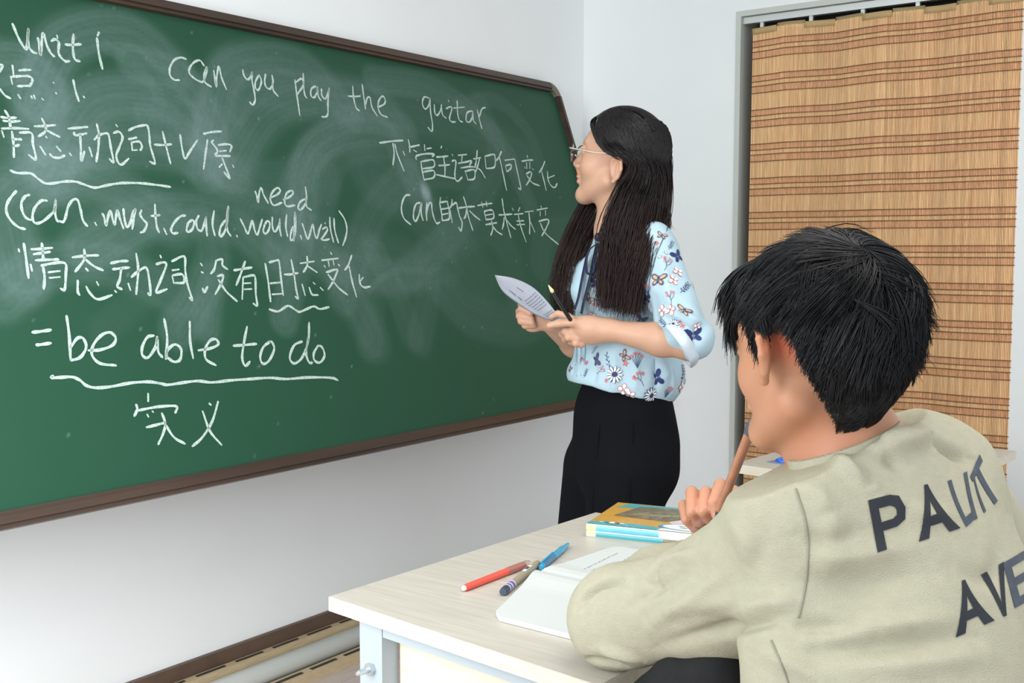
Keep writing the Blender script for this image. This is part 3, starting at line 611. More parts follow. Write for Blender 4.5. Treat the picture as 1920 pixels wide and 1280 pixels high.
# ---------------------------------------------------------------- desks
m_top = mat('desk_laminate', rgb(204, 198, 187), 0.38, spec=0.4, col2=rgb(190, 183, 170), vscale=9, stretch=(1, 14, 14))
m_edge = mat('desk_edge', rgb(222, 216, 198), 0.45, col2=rgb(212, 204, 182), vscale=9, stretch=(1.5, 14, 14))
m_metal = mat('desk_steel', rgb(172, 182, 188), 0.4, spec=0.5)
m_bolt = mat('zinc', rgb(205, 210, 214), 0.25, metal=0.9)
def desk(label, quad, zt, extra=True, legs=(0, 1, 2, 3)):
    """quad: near-left, near-right, far-right, far-left corners of the top"""
    q = [np.array(v[:2]) for v in quad]; c = sum(q)/4
    d = empty('student_desk', (c[0], c[1], 0), label, 'desk', 'pale wood student desks')
    bm = bmesh.new(); prism(bm, q, zt-0.022, zt-0.001); bmobj('edge_band', bm, m_edge, d, bevel=0.0012)
    bm = bmesh.new(); q2 = [c+(v-c)*0.9975 for v in q]; prism(bm, q2, zt-0.003, zt); bmobj('desktop', bm, m_top, d)
    ex = unit(q[1]-q[0]); ey = unit(q[3]-q[0]); R2 = np.eye(3); R2[:2, 0] = ex; R2[:2, 1] = [-ex[1], ex[0]]
    ins = [q[0]+ex*.075+ey*.035, q[1]-ex*.075+ey*.035, q[2]-ex*.075-ey*.035, q[3]+ex*.075-ey*.035]
    for i in legs:
        bm = bmesh.new(); bbox(bm, (*ins[i], (zt-0.0225)/2), (0.05, 0.03, zt-0.0225), R2); lg = bmobj('leg', bm, m_metal, d, bevel=0.003)
    for a_, b_ in ((0, 1), (3, 2), (0, 3), (1, 2)):
        P, Q = ins[a_], ins[b_]; e = unit(Q-P); R3 = np.eye(3); R3[:2, 0] = e; R3[:2, 1] = [-e[1], e[0]]
        bm = bmesh.new(); bbox(bm, (*(P+Q)/2, zt-0.034), (np.linalg.norm(Q-P)-0.052, 0.028, 0.022), R3); bmobj('rail', bm, m_metal, d, bevel=0.002)
    P, Q = ins[0]+ex*.03, ins[1]-ex*.03; n_ = np.array([-ex[1], ex[0]])
    bm = bmesh.new(); bbox(bm, (*((P+Q)/2+n_*0.022), zt-0.155), (np.linalg.norm(Q-P), 0.012, 0.215), R2); bmobj('side_panel', bm, m_edge, d, bevel=0.001)
    P, Q = ins[3]+ex*.03, ins[2]-ex*.03
    bm = bmesh.new(); bbox(bm, (*(P+Q)/2, zt-0.15), (np.linalg.norm(Q-P), 0.014, 0.215), R2); bmobj('side_panel', bm, m_edge, d, bevel=0.001)
    P, Q = ins[0]+ey*.02, ins[2]-ey*.02-ex*.30*np.linalg.norm(ins[1]-ins[0])*2*.5
    bm = bmesh.new(); bbox(bm, (*(P+Q)/2, zt-0.255), (np.linalg.norm(ins[1]-ins[0])*.70-0.02, np.linalg.norm(ins[3]-ins[0])-0.05, 0.012), R2); bmobj('book_shelf', bm, m_edge, d)
    return d, ins, ex, R2
NL = onz(616, 1118, .75); FL = onz(1117, 960, .75); NR = onz(1123, 1285, .75)
FR = NR+(FL-NL)*1.02+np.array([0.0, 0.03, 0])
d1, ins1, ex1, R1 = desk('pale wood desk with steel legs the boy leans on, books and pens on it', (NL, NR, FR, FL), 0.75)
n1 = np.array([-ex1[1], ex1[0]]); a_ = ins1[0]-n1*0.0155
bp = np.array([*(a_+ex1*0.002), 0.652])
bo = empty('bolt', bp, None, None); del bo
bpy.data.objects.remove(bpy.data.objects['bolt'])
bm = bmesh.new(); o_ = -np.array([n1[0], n1[1], 0])
lathe(bm, bp, bp+o_*0.008, [(0, .0095), (1, .0095)], 6); lathe(bm, bp+o_*0.008, bp+o_*0.028, [(0, .0045), (.9, .0045), (1, .003)], 12)
legn = [o for o in d1.children if o.name.startswith('leg')][0]
bmobj('bolt', bm, m_bolt, legn)
L2 = onz(1376, 869, .75); R2_ = onz(1906, 845, .75)
e2 = unit(np.array([0.05, 0.62, 0])); f2 = np.array([e2[1], -e2[0], 0])
w2 = (R2_-L2)@f2; l2 = (R2_-L2)@e2
d2, *_ = desk('empty pale wood desk by the reed curtain carrying a blue blister pack', (L2, L2+f2*w2, R2_, L2+e2*l2), 0.75)
# diagonal brace seen under the right end of the far desk
pb = R2_-e2*0.045-f2*0.07
bm = bmesh.new(); A = np.array([pb[0], pb[1], .72]); B = A-e2*0.12-np.array([0, 0, .26]); t = unit(B-A)
bbox(bm, (A+B)/2, (0.016, 0.012, np.linalg.norm(B-A)), np.stack([f2, np.cross(t, f2), t], 1)); bmobj('brace', bm, m_edge, d2)
C3 = onz(1884, 967, .75); a3 = unit(onz(1925, 984, .75)-C3); b3 = np.array([-a3[1], a3[0], 0])
if b3 @ CF < 0: b3 = -b3
d3, *_ = desk('pale desk cut off by the right edge of the picture behind the boy', (C3, C3+a3*.5, C3+a3*.5+b3*.65, C3+b3*.65), 0.75)

# chair under the boy
m_seat = mat('chair_ply', rgb(176, 150, 118), 0.5, var=0.2, vscale=10, stretch=(1, 8, 1))
BFC = camdir(-.60, .80)      # direction the boy's trunk faces
BRC = np.array([BFC[1], -BFC[0], 0.0])
HIP = at(1725, 1500, 1.13); HIP = np.array([HIP[0], HIP[1], 0.56])
ch = empty('school_chair', (HIP[0], HIP[1], 0), 'wooden seat chair under the boy, mostly hidden by his shirt', 'chair')
RS = np.stack([BRC, BFC, CU], 1); c0 = np.array([HIP[0], HIP[1], 0.4285])+BFC*0.03
bm = bmesh.new(); bbox(bm, c0, (0.38, 0.38, 0.018), RS); bmobj('seat', bm, m_seat, ch, bevel=0.006)
for sx_ in (-1, 1):
    for sy_ in (-1, 1):
        p = c0+BRC*sx_*0.165+BFC*sy_*0.165; tube_obj('leg', [(p[0]+sx_*0.01, p[1], 0.0), (p[0], p[1], 0.42)], 0.011, m_metal, ch, 10)

# ---------------------------------------------------------------- things on the near desk
ZT = 0.75
def T(x, y, z=ZT): return onz(x, y, z)
# open notebook
m_paper = mat('paper', rgb(208, 212, 209), 0.7, spec=0.2, var=0.02, vscale=15)
m_ink = mat('ink', rgb(70, 72, 84), 0.7); m_inkl = mat('ink_faint', rgb(150, 152, 160), 0.7)
nb = empty('notebook', T(1100, 1100), 'open white notebook with rounded corners, small handwriting on its far page', 'notebook')
s0, s1 = T(1010, 1066, ZT+.008), T(1310, 1130, ZT+.008)        # spine line
fl_ = T(1155, 1020, ZT+.006); nl_ = T(923, 1146, ZT+.012)
sd = unit(s1-s0)*0.155
def page(name, c0_, c1_, zs, lift, back=0.004):
    """page between the spine c0_ and the outer edge c1_, spanning sd"""
    nu_, nv_ = 14, 16; V = []; rr = 0.012; out = (c1_-c0_); Lo = np.linalg.norm(out[:2]); o = out/Lo; s = unit(sd); Ls = np.linalg.norm(sd)
    for i in range(nu_+1):
        a = Lo*i/nu_; e = max(0, a-(Lo-rr)); ins = rr-math.sqrt(max(0, rr*rr-e*e))
        for j in range(nv_+1):
            b_ = ins+(Ls-2*ins)*j/nv_
            z = zs(i/nu_)
            P = c0_+o*a+s*b_; V.append((P[0], P[1], ZT+z))
    n0 = len(V); V2 = [(x, y, ZT+0.0006) for x, y, z in V]; V += V2; F = []
    for i in range(nu_):
        for j in range(nv_):
            k = i*(nv_+1)+j; F.append((k, k+nv_+1, k+nv_+2, k+1)); F.append((n0+k+1, n0+k+nv_+2, n0+k+nv_+1, n0+k))
    bl = [i*(nv_+1) for i in range(nu_+1)]+[nu_*(nv_+1)+j for j in range(1, nv_+1)]+[i*(nv_+1)+nv_ for i in range(nu_-1, -1, -1)]+[j for j in range(nv_-1, 0, -1)]
    for a, b_ in zip(bl, bl[1:]+bl[:1]): F.append((a, b_, n0+b_, n0+a))
    return mobj(name, fastmesh(name, V, np.array(F), False), m_paper, nb)
pf = page('far_page', s0, fl_, lambda t: 0.004+0.003*math.exp(-((t-.12)/.1)**2)-0.003*math.exp(-(t/.05)**2), 0)
pn_ = page('near_page', s0, nl_, lambda t: 0.008+0.005*math.exp(-((t-.15)/.16)**2)-0.006*math.exp(-(t/.05)**2), 0)
def scribble(name, rows, m, parent, h=0.0022, wd=0.0004, z=0.0048):
    V = []; F = []
    for (A, B) in rows:
        A = np.array(A); B = np.array(B); Lr = np.linalg.norm(B-A); t = (B-A)/Lr; n_ = np.array([-t[1], t[0], 0]); x = 0
        while x < Lr:
            wl = rng.uniform(.006, .016); pts = []
            for q in np.arange(0, wl, .0011): pts.append(A+t*(x+q)+n_*rng.uniform(-h/2, h/2))
            for a, b_ in zip(pts, pts[1:]):
                d = unit(b_-a); nn = np.array([-d[1], d[0], 0])*wd; k = len(V)
                V += [a-nn, a+nn, b_+nn, b_-nn]; F.append((k, k+1, k+2, k+3))
            x += wl+rng.uniform(.003, .006)
    V = np.array(V); V[:, 2] = z
    return tag(mobj(name, fastmesh(name, V, np.array(F), False), m, parent), kind='stuff')
hz = ZT+0.0048
scribble('handwriting', [(T(1092, 1068, hz), T(1158, 1036, hz)), (T(1128, 1074, hz), T(1205, 1030, hz)), (T(1122, 1078, hz), T(1140, 1066, hz))], m_ink, pf, z=hz)
scribble('faint_handwriting', [(T(1100, 1073, hz), T(1114, 1066, hz)), (T(1112, 1074, hz), T(1135, 1063, hz)), (T(1132, 1080, hz), T(1146, 1071, hz))], m_inkl, pf, z=hz)

# two workbooks stacked
m_cov = [mat('cover_ochre', rgb(214, 160, 46), 0.35, coat=.3, var=.15, vscale=40), mat('cover_teal', rgb(70, 168, 178), 0.35, coat=.3),
         mat('cover_sky', rgb(120, 205, 232), 0.35, coat=.3, var=.15, vscale=60), mat('cover_taupe', rgb(136, 124, 96), 0.4, coat=.3, var=.5, vscale=60),
         mat('cover_pink', rgb(222, 202, 208), 0.4, coat=.3), mat('cover_white', rgb(240, 240, 236), 0.4, coat=.3),
         mat('cover_blue', rgb(70, 150, 205), 0.4, coat=.3), mat('cover_cream', rgb(238, 222, 160), .4), mat('badge_green', rgb(70, 150, 120), .4), mat('badge_red', rgb(200, 70, 60), .4)]
bk = T(1100, 1005); bkr = T(1289, 1025); ax = unit(bkr-bk)*0.262; ay = unit(T(1160, 955)-T(1100, 1000)); ay = unit(ay-unit(ax)*(ay@unit(ax)))*0.186
def book(label, z0, th, sp, cov):
    c = bk+ax/2+ay/2
    e = empty('workbook', (c[0], c[1], z0), label, 'book', 'workbooks stacked on the near desk')
    A3 = np.stack([unit(ax), unit(ay), CU], 1); LX, LY = np.linalg.norm(ax), np.linalg.norm(ay)
    def P(u, v, z): return bk+unit(ax)*u+unit(ay)*v+np.array([0, 0, z0-ZT+z])
    bm = bmesh.new(); bbox(bm, P(LX/2, LY/2+.001, th/2), (LX-.004, LY-.004, th-.0016), A3); bmobj('pages', bm, m_paper, e)
    bm = bmesh.new(); bbox(bm, P(LX/2, LY/2, .0004), (LX, LY, .0008), A3); bbox(bm, P(LX/2, LY/2, th-.0004), (LX, LY, .0008), A3)
    n_ = 8; prev = None
    for i in range(n_+1):
        q = -math.pi/2+math.pi*i/n_; v = -abs(math.cos(q))*.003; z = th/2+math.sin(q)*(th/2-.0001)
        cur = [bm.verts.new(P(0, v, z)), bm.verts.new(P(LX, v, z))]
        if prev: bm.faces.new((prev[0], prev[1], cur[1], cur[0]))
        prev = cur
    cv = bmobj('cover', bm, m_cov[5], e)
    for (u0, u1, mi, z_a, z_b) in sp:       # printed blocks on the spine
        bm = bmesh.new(); prev = None
        for i in range(7):
            zf = z_a+(z_b-z_a)*i/6; q = math.asin(max(-1, min(1, (zf-.5)*2))); v = -abs(math.cos(q))*.003-.0004; cur = [bm.verts.new(P(u0*LX, v, zf*th)), bm.verts.new(P(u1*LX, v, zf*th))]
            if prev: bm.faces.new((prev[0], prev[1], cur[1], cur[0]))
            prev = cur
        bmobj('spine_print', bm, m_cov[mi], cv)
    return e, P, cv, LX, LY, A3
bA = book('lower workbook of the stack, teal spine with yellow and white blocks', ZT, .011, [(0, .07, 7, .35, .9), (.07, .55, 1, .15, .9), (.55, .86, 3, .15, .9), (.86, .99, 6, .15, .9)], 0)
bB = book('upper workbook of the stack, ochre picture cover and pale blue spine', ZT+.011, .013, [(0, .07, 7, .1, .92), (.07, .52, 2, .08, .92), (.52, .84, 5, .08, .92), (.84, .99, 2, .08, .92)], 0)
e, P, cv, LX, LY, A3 = bB; th = .013
def patch(pts, mi, dz, name='cover_print'):
    bm = bmesh.new(); bm.faces.new([bm.verts.new(P(u*LX, v*LY, th+dz)) for u, v in pts]); return bmobj(name, bm, m_cov[mi], cv)
patch([(0, .0), (1, 0), (1, 1), (0, 1)], 0, .0002)
patch([(.03, .78), (.1, .98), (.9, .98), (.9, .86), (.4, .84)], 1, .0004)
patch([(.10, .42), (.2, .88), (.55, .93), (.95, .9), (.66, .62), (.5, .36)], 3, .0006)
patch([(.52, .34), (.66, .62), (.8, .74), (1, .7), (1, .15), (.6, .2)], 4, .0008)
patch([(0, 0), (0, .09), (.12, .14), (.3, .14), (.5, .10), (.52, 0)], 1, .0010)
patch([(.5, 0), (.52, .09), (.8, .06), (1, .0)], 5, .0011)
cc = [(.72+.24*math.cos(q), .18+.13*math.sin(q)) for q in np.linspace(0, 2*math.pi, 25)[:-1]]; patch(cc, 6, .0012)
cc = [(.73+.22*math.cos(q), .18+.115*math.sin(q)) for q in np.linspace(0, 2*math.pi, 25)[:-1]]; patch(cc, 5, .0014)
for ux, vy, mi, r_ in ((.17, .085, 5, .035), (.2, .09, 9, .02), (.13, .09, 8, .02), (.24, .08, 5, .02), (.09, .075, 5, .016)):
    patch([(ux+r_*math.cos(q), vy+r_*math.sin(q)) for q in np.linspace(0, 2*math.pi, 13)[:-1]], mi, .0016+.0001*mi, 'badge')
for k in range(9):          # dry branches in the cover picture
    u0, v0 = .18+.04*k, .5+.03*(k % 3); bm = bmesh.new(); q = rng.uniform(.3, 1.2); l_ = rng.uniform(.1, .2)
    a_ = P(u0*LX, v0*LY, th+.0010); b_ = P((u0+l_*math.cos(q))*LX, (v0+l_*math.sin(q))*LY, th+.0010); nn = unit(np.cross(b_-a_, CU))*.0006
    bm.faces.new([bm.verts.new(v) for v in (a_-nn, b_-nn, b_+nn, a_+nn)]); bmobj('branch_print', bm, m_cov[7], cv)
scribble('cover_lettering', [(P(.62*LX, .2*LY, 0), P(.86*LX, .2*LY, 0)), (P(.64*LX, .14*LY, 0), P(.8*LX, .14*LY, 0))], m_ink, cv, h=.004, wd=.0006, z=ZT+.011+th+.0022)
scribble('spine_lettering', [(P(.2*LX, -.0, 0), P(.5*LX, -.0, 0))], m_cov[1], cv, h=.001, wd=.0004, z=ZT+.011+th+.0004)

# pens on the desk
def pen(name, label, a_px, b_px, r, prof_parts):
    A = T(*a_px, ZT+r); B = T(*b_px, ZT+r); e = empty(name, (A+B)/2-np.array([0, 0, r]), label, 'pen', 'pens lying on the near desk')
    for pname, m, prof in prof_parts:
        bm = bmesh.new(); t0, t1 = prof[0][0], prof[-1][0]
        lathe(bm, A+(B-A)*t0, A+(B-A)*t1, [((t-t0)/(t1-t0), q) for t, q in prof], 18)
        bmobj(pname, bm, m, e, smooth=False)
        bpy.context.view_layer.update()
    return e, A, B
m_red = mat('coral_plastic', rgb(246, 92, 74), 0.3, coat=.3); m_redd = mat('coral_body', rgb(226, 110, 96), 0.3)
m_clear = mat('clear_plastic', rgb(245, 225, 215), 0.08, trans=0.85); m_whitep = mat('white_plastic', rgb(240, 236, 230), .3)
m_taupe = mat('taupe_barrel', rgb(164, 154, 132), .4); m_viol = mat('violet_ring', rgb(110, 104, 178), .35); m_navy = mat('navy_end', rgb(58, 66, 88), .3)
m_blue = mat('blue_plastic', rgb(40, 160, 205), .18, coat=.4); m_blued = mat('blue_clear', rgb(80, 150, 195), .15, trans=.35); m_greyt = mat('pen_tip', rgb(90, 100, 108), .3, metal=.6)
e, A, B = pen('gel_pen', 'coral red gel pen with a clear cap, leftmost on the near desk', (868, 1103), (992, 1055), .0058, [
    ('end_plug', m_whitep, [(0, .003), (.02, .0042)]), ('barrel', m_red, [(.02, .0046), (.06, .0054), (.66, .0058), (.67, .0058)]),
    ('grip', m_redd, [(.67, .0046), (.83, .0044)]), ('cap', m_clear, [(.64, .0062), (.66, .0064), (.95, .0060), (1, .0045)]), ('tip', m_redd, [(.83, .004), (.93, .0015)])])
bm = bmesh.new(); t = unit(B-A); s_ = unit(np.cross(t, CU)); bbox(bm, A+(B-A)*.82+s_*-.0075, (.003, np.linalg.norm(B-A)*.26, .0022), np.stack([s_, t, CU], 1)); bmobj('clip', bm, m_clear, e)
e, A, B = pen('marker_pen', 'taupe marker with violet rings and a navy end lying between the two other pens', (945, 1108), (1010, 1054), .0062, [
    ('barrel', m_taupe, [(.22, .0060), (.9, .0060), (.97, .0054), (1, .0035)]), ('end_cap', m_navy, [(-.03, .0056), (0, .0064), (.07, .0066)]),
    ('ring', m_whitep, [(.07, .0067), (.085, .0067)]), ('sleeve', m_viol, [(.085, .0066), (.215, .0066)]), ('ring', m_whitep, [(.13, .00675), (.145, .00675)]), ('ring', m_whitep, [(.205, .0067), (.22, .0067)])])
mid = A+(B-A)*.66; t = unit(B-A); s_ = unit(np.cross(t, CU)); nU = unit(CU*1-s_*.3)
bm = bmesh.new(); bbox(bm, mid+CU*.0060, (.006, np.linalg.norm(B-A)*.20, .0008), np.stack([s_, t, CU], 1)); bs = bmobj('barcode_sticker', bm, m_whitep, e)
for k in range(6):
    bm = bmesh.new(); bbox(bm, mid+t*(.0025*(k-3))+CU*.0066, (.005, .0011, .0006), np.stack([s_, t, CU], 1)); bmobj('bar', bm, m_ink, bs)
e, A, B = pen('ballpoint_pen', 'translucent blue ballpoint pen pointing away, rightmost of the three', (1014, 1064), (1067, 1018), .0056, [
    ('push_cap', m_blue, [(0, .0035), (.015, .0046), (.07, .0046)]), ('barrel', m_blued, [(.07, .0052), (.42, .0056)]), ('grip', m_blue, [(.42, .0058), (.75, .0056)]),
    ('nose', m_blue, [(.75, .0048), (.95, .003)]), ('tip', m_greyt, [(.95, .0022), (1, .0008)])])
bm = bmesh.new(); t = unit(B-A); s_ = unit(np.cross(t, CU)); bbox(bm, A+(B-A)*.26+CU*.006-s_*.002, (.0032, np.linalg.norm(B-A)*.4, .0014), np.stack([s_, t, CU], 1)); bmobj('clip', bm, m_blue, e)

# blister pack on the far desk
bl = empty('blister_pack', T(1475, 862), 'silver card with blue plastic domes on the far desk', 'blister pack')
m_foil = mat('foil_card', rgb(150, 160, 190), .35, metal=.5); m_dome = mat('blue_dome', rgb(60, 120, 225), .12, coat=.5, trans=.2)
q = [T(1438, 867), T(1478, 873), T(1535, 859), T(1495, 853)]
bm = bmesh.new(); prism(bm, [v[:2] for v in q], ZT, ZT+.0025); bmobj('card', bm, m_foil, bl)
def dome(px_, py_):
    c = T(px_, py_, ZT+.0024); ed = unit(q[1]-q[0]); bm = bmesh.new(); bmesh.ops.create_uvsphere(bm, u_segments=24, v_segments=14, radius=1)
    for v in list(bm.verts):
        if v.co.z < -.01: bm.verts.remove(v)
    R_ = np.stack([ed, np.cross(CU, ed), CU], 1)
    for v in bm.verts: v.co = Vector(c+R_@(np.array([v.co.x*.021, v.co.y*.019, max(0, v.co.z)*.012])))
    bmesh.ops.holes_fill(bm, edges=bm.edges); return bmobj('dome', bm, m_dome, bl, smooth=True)
dome(1469, 865); dome(1487, 857)
# ---------------------------------------------------------------- people: shared pieces
def headframe(c, f, pitch, roll=0.0):
    """columns: left, forward, up of a head at c looking along f (level), pitched up by pitch"""
    f = unit(f); l = np.array([-f[1], f[0], 0.0]); u = CU*math.cos(pitch)-f*math.sin(pitch); fw = f*math.cos(pitch)+CU*math.sin(pitch)
    l2 = l*math.cos(roll)+u*math.sin(roll); u2 = u*math.cos(roll)-l*math.sin(roll)
    return np.array(c), np.stack([l2, fw, u2], 1)
def add_head(S, c, B, s, ear_y=-0.012, ear_out=0.0, jaw=1.0, nose=1.0, ear_z=-.004):
    g = lambda x, y, z: c+B@(np.array([x, y, z])*s)
    S.ell(g(0, -.014, .030), np.array([.073, .090, .086])*s, B, .03)
    S.ell(g(0, .030, .020), np.array([.066, .052, .066])*s, B, .03)          # forehead / brow mass
    S.ell(g(0, .036, -.035), np.array([.056, .050, .072])*s, B, .03)
    for k in (-1, 1):
        S.cone(g(k*.050, .002, -.058), g(k*.016, .066, -.097), .020*s*jaw, .017*s*jaw, .025*s)
        S.ell(g(k*.036, .052, -.030), np.array([.026, .026, .026])*s, B, .02)  # cheek
        S.cone(g(k*.014, .082, .026), g(k*.045, .066, .027), .008*s, .007*s, .014)
    S.ell(g(0, .072, -.100), np.array([.020, .016, .016])*s, B, .02)
    for k in (-1, 1): S.ell(g(k*.031, .094, .006), np.array([.017, .012, .011])*s, B, .012, 's')
    S.cone(g(0, .084, .014), g(0, .103*nose, -.026), .0068*s, .0095*s, .012)
    for k in (-1, 1): S.ell(g(k*.011, .094, -.032), np.array([.0085, .010, .007])*s, B, .008)
    S.cone(g(0, .091, -.040), g(0, .086, -.054), .0105*s, .0095*s, .008)
    S.ell(g(0, .086, -.0565), np.array([.024, .0105, .0062])*s, B, .006)
    S.ell(g(0, .0835, -.068), np.array([.020, .0115, .0075])*s, B, .006)
    S.ell(g(0, .101, -.0622), np.array([.022, .010, .0016])*s, B, .002, 's')
    for k in (-1, 1):                                                        # lids
        S.ell(g(k*.031, .079, .011), np.array([.016, .010, .0062])*s, B, .005); S.ell(g(k*.031, .078, .0005), np.array([.015, .009, .005])*s, B, .005)
    for k in (-1, 1):                                                        # ear: shell, rim, lobe, bowl
        q = k*(.30+ear_out); E2 = B@np.array([[math.cos(q), -math.sin(q), 0], [math.sin(q), math.cos(q), 0], [0, 0, 1]])
        o = g(k*(.0765+ear_out*.012), ear_y, ear_z)
        L = lambda x, y, z: o+E2@(np.array([k*x, y, z])*s)
        S.ell(L(.002, -.004, .004), np.array([.0065, .017, .027])*s, E2, .008)
        S.ell(L(.0085, -.002, .006), np.array([.006, .0105, .018])*s, E2, .003, 's')
        S.chain([L(.003, .012, .004), L(.006, .010, .022), L(.008, -.004, .031), L(.009, -.017, .022), L(.008, -.020, .004), L(.005, -.012, -.016), L(.003, -.002, -.026)],
                [.0028*s, .0034*s, .0038*s, .0038*s, .0034*s, .0036*s, .0055*s], .004)
        S.cone(L(.004, -.007, .012), L(.005, -.007, -.008), .0026*s, .0028*s, .004)
    return g
def paint_skin(V, base, spots):
    """spots: (centre, radius, colour, strength)"""
    C = np.tile(np.array(base, float), (len(V), 1))
    for c, r, col, a in spots:
        w = np.clip(1.35-np.linalg.norm((V-np.array(c)), axis=1)/r, 0, 1)[:, None]*a; w = w*w*(3-2*w); C = C*(1-w)+np.array(col)*w
    return C
m_skin = mat('skin', rgb(222, 172, 138), 0.48, spec=0.4, attr='tint', sss=0.12, bump=0.05, bscale=450)
m_eye = mat('eye_white', rgb(236, 232, 226), .15); m_iris = mat('iris', rgb(40, 26, 20), .1)
def finger(S, pts, r0=.0085, r1=.0068, k=.004):
    n = len(pts); rs = [r0+(r1-r0)*i/(n-1) for i in range(n)]; S.chain(pts, rs, k)
def shirt_folds(P, D, amp, fr, seed=0):
    q = P*fr
    a = np.sin(q[:, 0]*1.0+1.7*np.sin(q[:, 2]*.6+seed)+q[:, 1]*.7)*np.sin(q[:, 2]*.9-q[:, 0]*.5+1.3*np.sin(q[:, 1]*.8+seed*2))
    return D+amp*a.astype(np.float32)
def shell(c, B, center, radfn, keepfn, inner=0.006, n=70):
    """thin cap that follows the scalp, only where keepfn says hair grows"""
    u = np.linspace(0, 2*math.pi, 2*n, endpoint=False); v = np.linspace(.01, math.pi-.01, n); UU_, VV_ = np.meshgrid(u, v, indexing='ij')
    d = np.stack([np.sin(VV_)*np.cos(UU_), np.sin(VV_)*np.sin(UU_), np.cos(VV_)], -1).reshape(-1, 3)
    out = center+d*radfn(d); ins = center+d*(radfn(d)-inner); kp = keepfn(d).reshape(2*n, n)
    V = np.vstack([c+out@B.T, c+ins@B.T]); m = 2*n*n; F = []
    for i in range(2*n):
        for j in range(n-1):
            q = [i*n+j, ((i+1) % (2*n))*n+j, ((i+1) % (2*n))*n+j+1, i*n+j+1]
            if kp.flat[q[0]] and kp.flat[q[1]] and kp.flat[q[2]] and kp.flat[q[3]]: F.append(q); F.append([m+k for k in q[::-1]])
    F = np.array(F); use = np.unique(F); mp_ = -np.ones(len(V), int); mp_[use] = np.arange(len(use)); return V[use], mp_[F]
m_hair = mat('black_hair', rgb(24, 21, 22), 0.38, spec=0.36, attr='tint')
def hair_object(name, strands, R, tint, parent, sides=3, core=None):
    V, F = tubes(strands, R, sides); C = np.repeat(tint, strands.shape[1]*sides, axis=0).reshape(-1, 3) if tint.ndim == 2 else tint.repeat(sides, axis=1).reshape(-1, 3)
    if core is not None:
        cv, cf, cc = core; F = np.vstack([F, cf+len(V)]); V = np.vstack([V, cv]); C = np.vstack([C, cc])
    me = fastmesh(name, V, F); setcol(me, C); return mobj(name, me, m_hair, parent)
# ---------------------------------------------------------------- the teacher
fW = camdir(-.95, -.30); lW = np.array([-fW[1], fW[0], 0.0])       # trunk facing, her left
D0 = 2.80
hc, HB = headframe(at(1161, 298, D0), camdir(-.93, .36), math.radians(10)); HS = 1.035
foot = at(1150, 1420, D0); teacher = empty('person', (hc[0], hc[1], 0.0), 'standing woman in pale blue floral blouse and black trousers reading a sheet at the chalkboard', 'person')
S = Solid(); g = add_head(S, hc, HB, HS, ear_y=-.018, ear_z=-.030)
S.cone(at(1172, 355, D0), at(1166, 432, D0), .050, .053, .03)
S.cone(at(1160, 345, D0), at(1150, 420, D0), .036, .040, .03)
S.slab(at(1172, 455, D0), at(1172, 700, D0), lW, (.12, .06), (.11, .08), .05)
# near (left) arm
shL, elL, wrL = at(1238, 474, 2.67), at(1293, 646, 2.565), at(1142, 618, 2.625)
S.cone(shL, elL, .042, .033, .02); fm = elL+(wrL-elL)*.35
S.cone(elL, fm, .033, .037, .02); S.cone(fm, wrL, .038, .0235, .02)
# near hand: palm turned to the body, fingers wrap down and away
h = lambda x, y, d: at(x, y, d)
S.ell(h(1108, 621, 2.635), (.040, .030, .015), np.stack([unit(h(1075, 628, 2.645)-wrL), CU*.96+CF*.28, unit(np.cross(h(1075, 628, 2.645)-wrL, CU))], 1), .018)
S.cone(wrL, h(1100, 618, 2.635), .024, .024, .02)
S.cone(h(1110, 612, 2.630), h(1085, 608, 2.635), .022, .018, .015)
finger(S, [h(1105, 612, 2.625), h(1072, 604, 2.620), h(1048, 606, 2.625), h(1030, 610, 2.630)], .0115, .0078, .006)      # thumb on the paper
finger(S, [h(1085, 604, 2.650), h(1062, 592, 2.660), h(1046, 588, 2.670), h(1034, 594, 2.680)], .0095, .0070)        # index behind the pen
finger(S, [h(1082, 622, 2.635), h(1060, 621, 2.640), h(1054, 626, 2.665), h(1068, 628, 2.680)], .0098, .0078)
finger(S, [h(1083, 634, 2.635), h(1066, 632, 2.635), h(1060, 636, 2.660), h(1075, 638, 2.680)], .0098, .0076)
finger(S, [h(1090, 645, 2.640), h(1080, 643, 2.635), h(1072, 641, 2.655), h(1082, 640, 2.680)], .0095, .0072)
# far (right) arm
shR, elR, wrR = at(1112, 480, 2.93), at(1105, 665, 2.99), at(1030, 607, 2.795)
S.cone(shR, elR, .042, .036, .02); S.cone(elR, elR+(wrR-elR)*.4, .036, .034, .02); S.cone(elR+(wrR-elR)*.4, wrR, .034, .022, .02)
S.ell(h(1010, 598, 2.785), (.034, .030, .018), np.stack([unit(h(985, 590, 2.785)-wrR), CU*.95-CF*.3, unit(np.cross(h(985, 590, 2.785)-wrR, CU))], 1), .015)
finger(S, [h(1008, 585, 2.795), h(978, 572, 2.785), h(978, 578, 2.760), h(994, 587, 2.750)], .0098, .0080)
finger(S, [h(1005, 595, 2.795), h(974, 584, 2.790), h(974, 592, 2.765), h(996, 597, 2.755)], .0098, .0080)
finger(S, [h(1005, 604, 2.795), h(976, 594, 2.790), h(977, 602, 2.765), h(998, 605, 2.755)], .0095, .0078)
finger(S, [h(1008, 610, 2.795), h(983, 603, 2.790), h(984, 610, 2.770), h(1001, 610, 2.760)], .0088, .0072)
finger(S, [h(1018, 592, 2.775), h(1008, 580, 2.755), h(994, 577, 2.750)], .0115, .0082, .006)
V, F = S.mesh('body', 0.0024, relax=1)
lip = rgb(200, 112, 98); red = rgb(214, 140, 110)
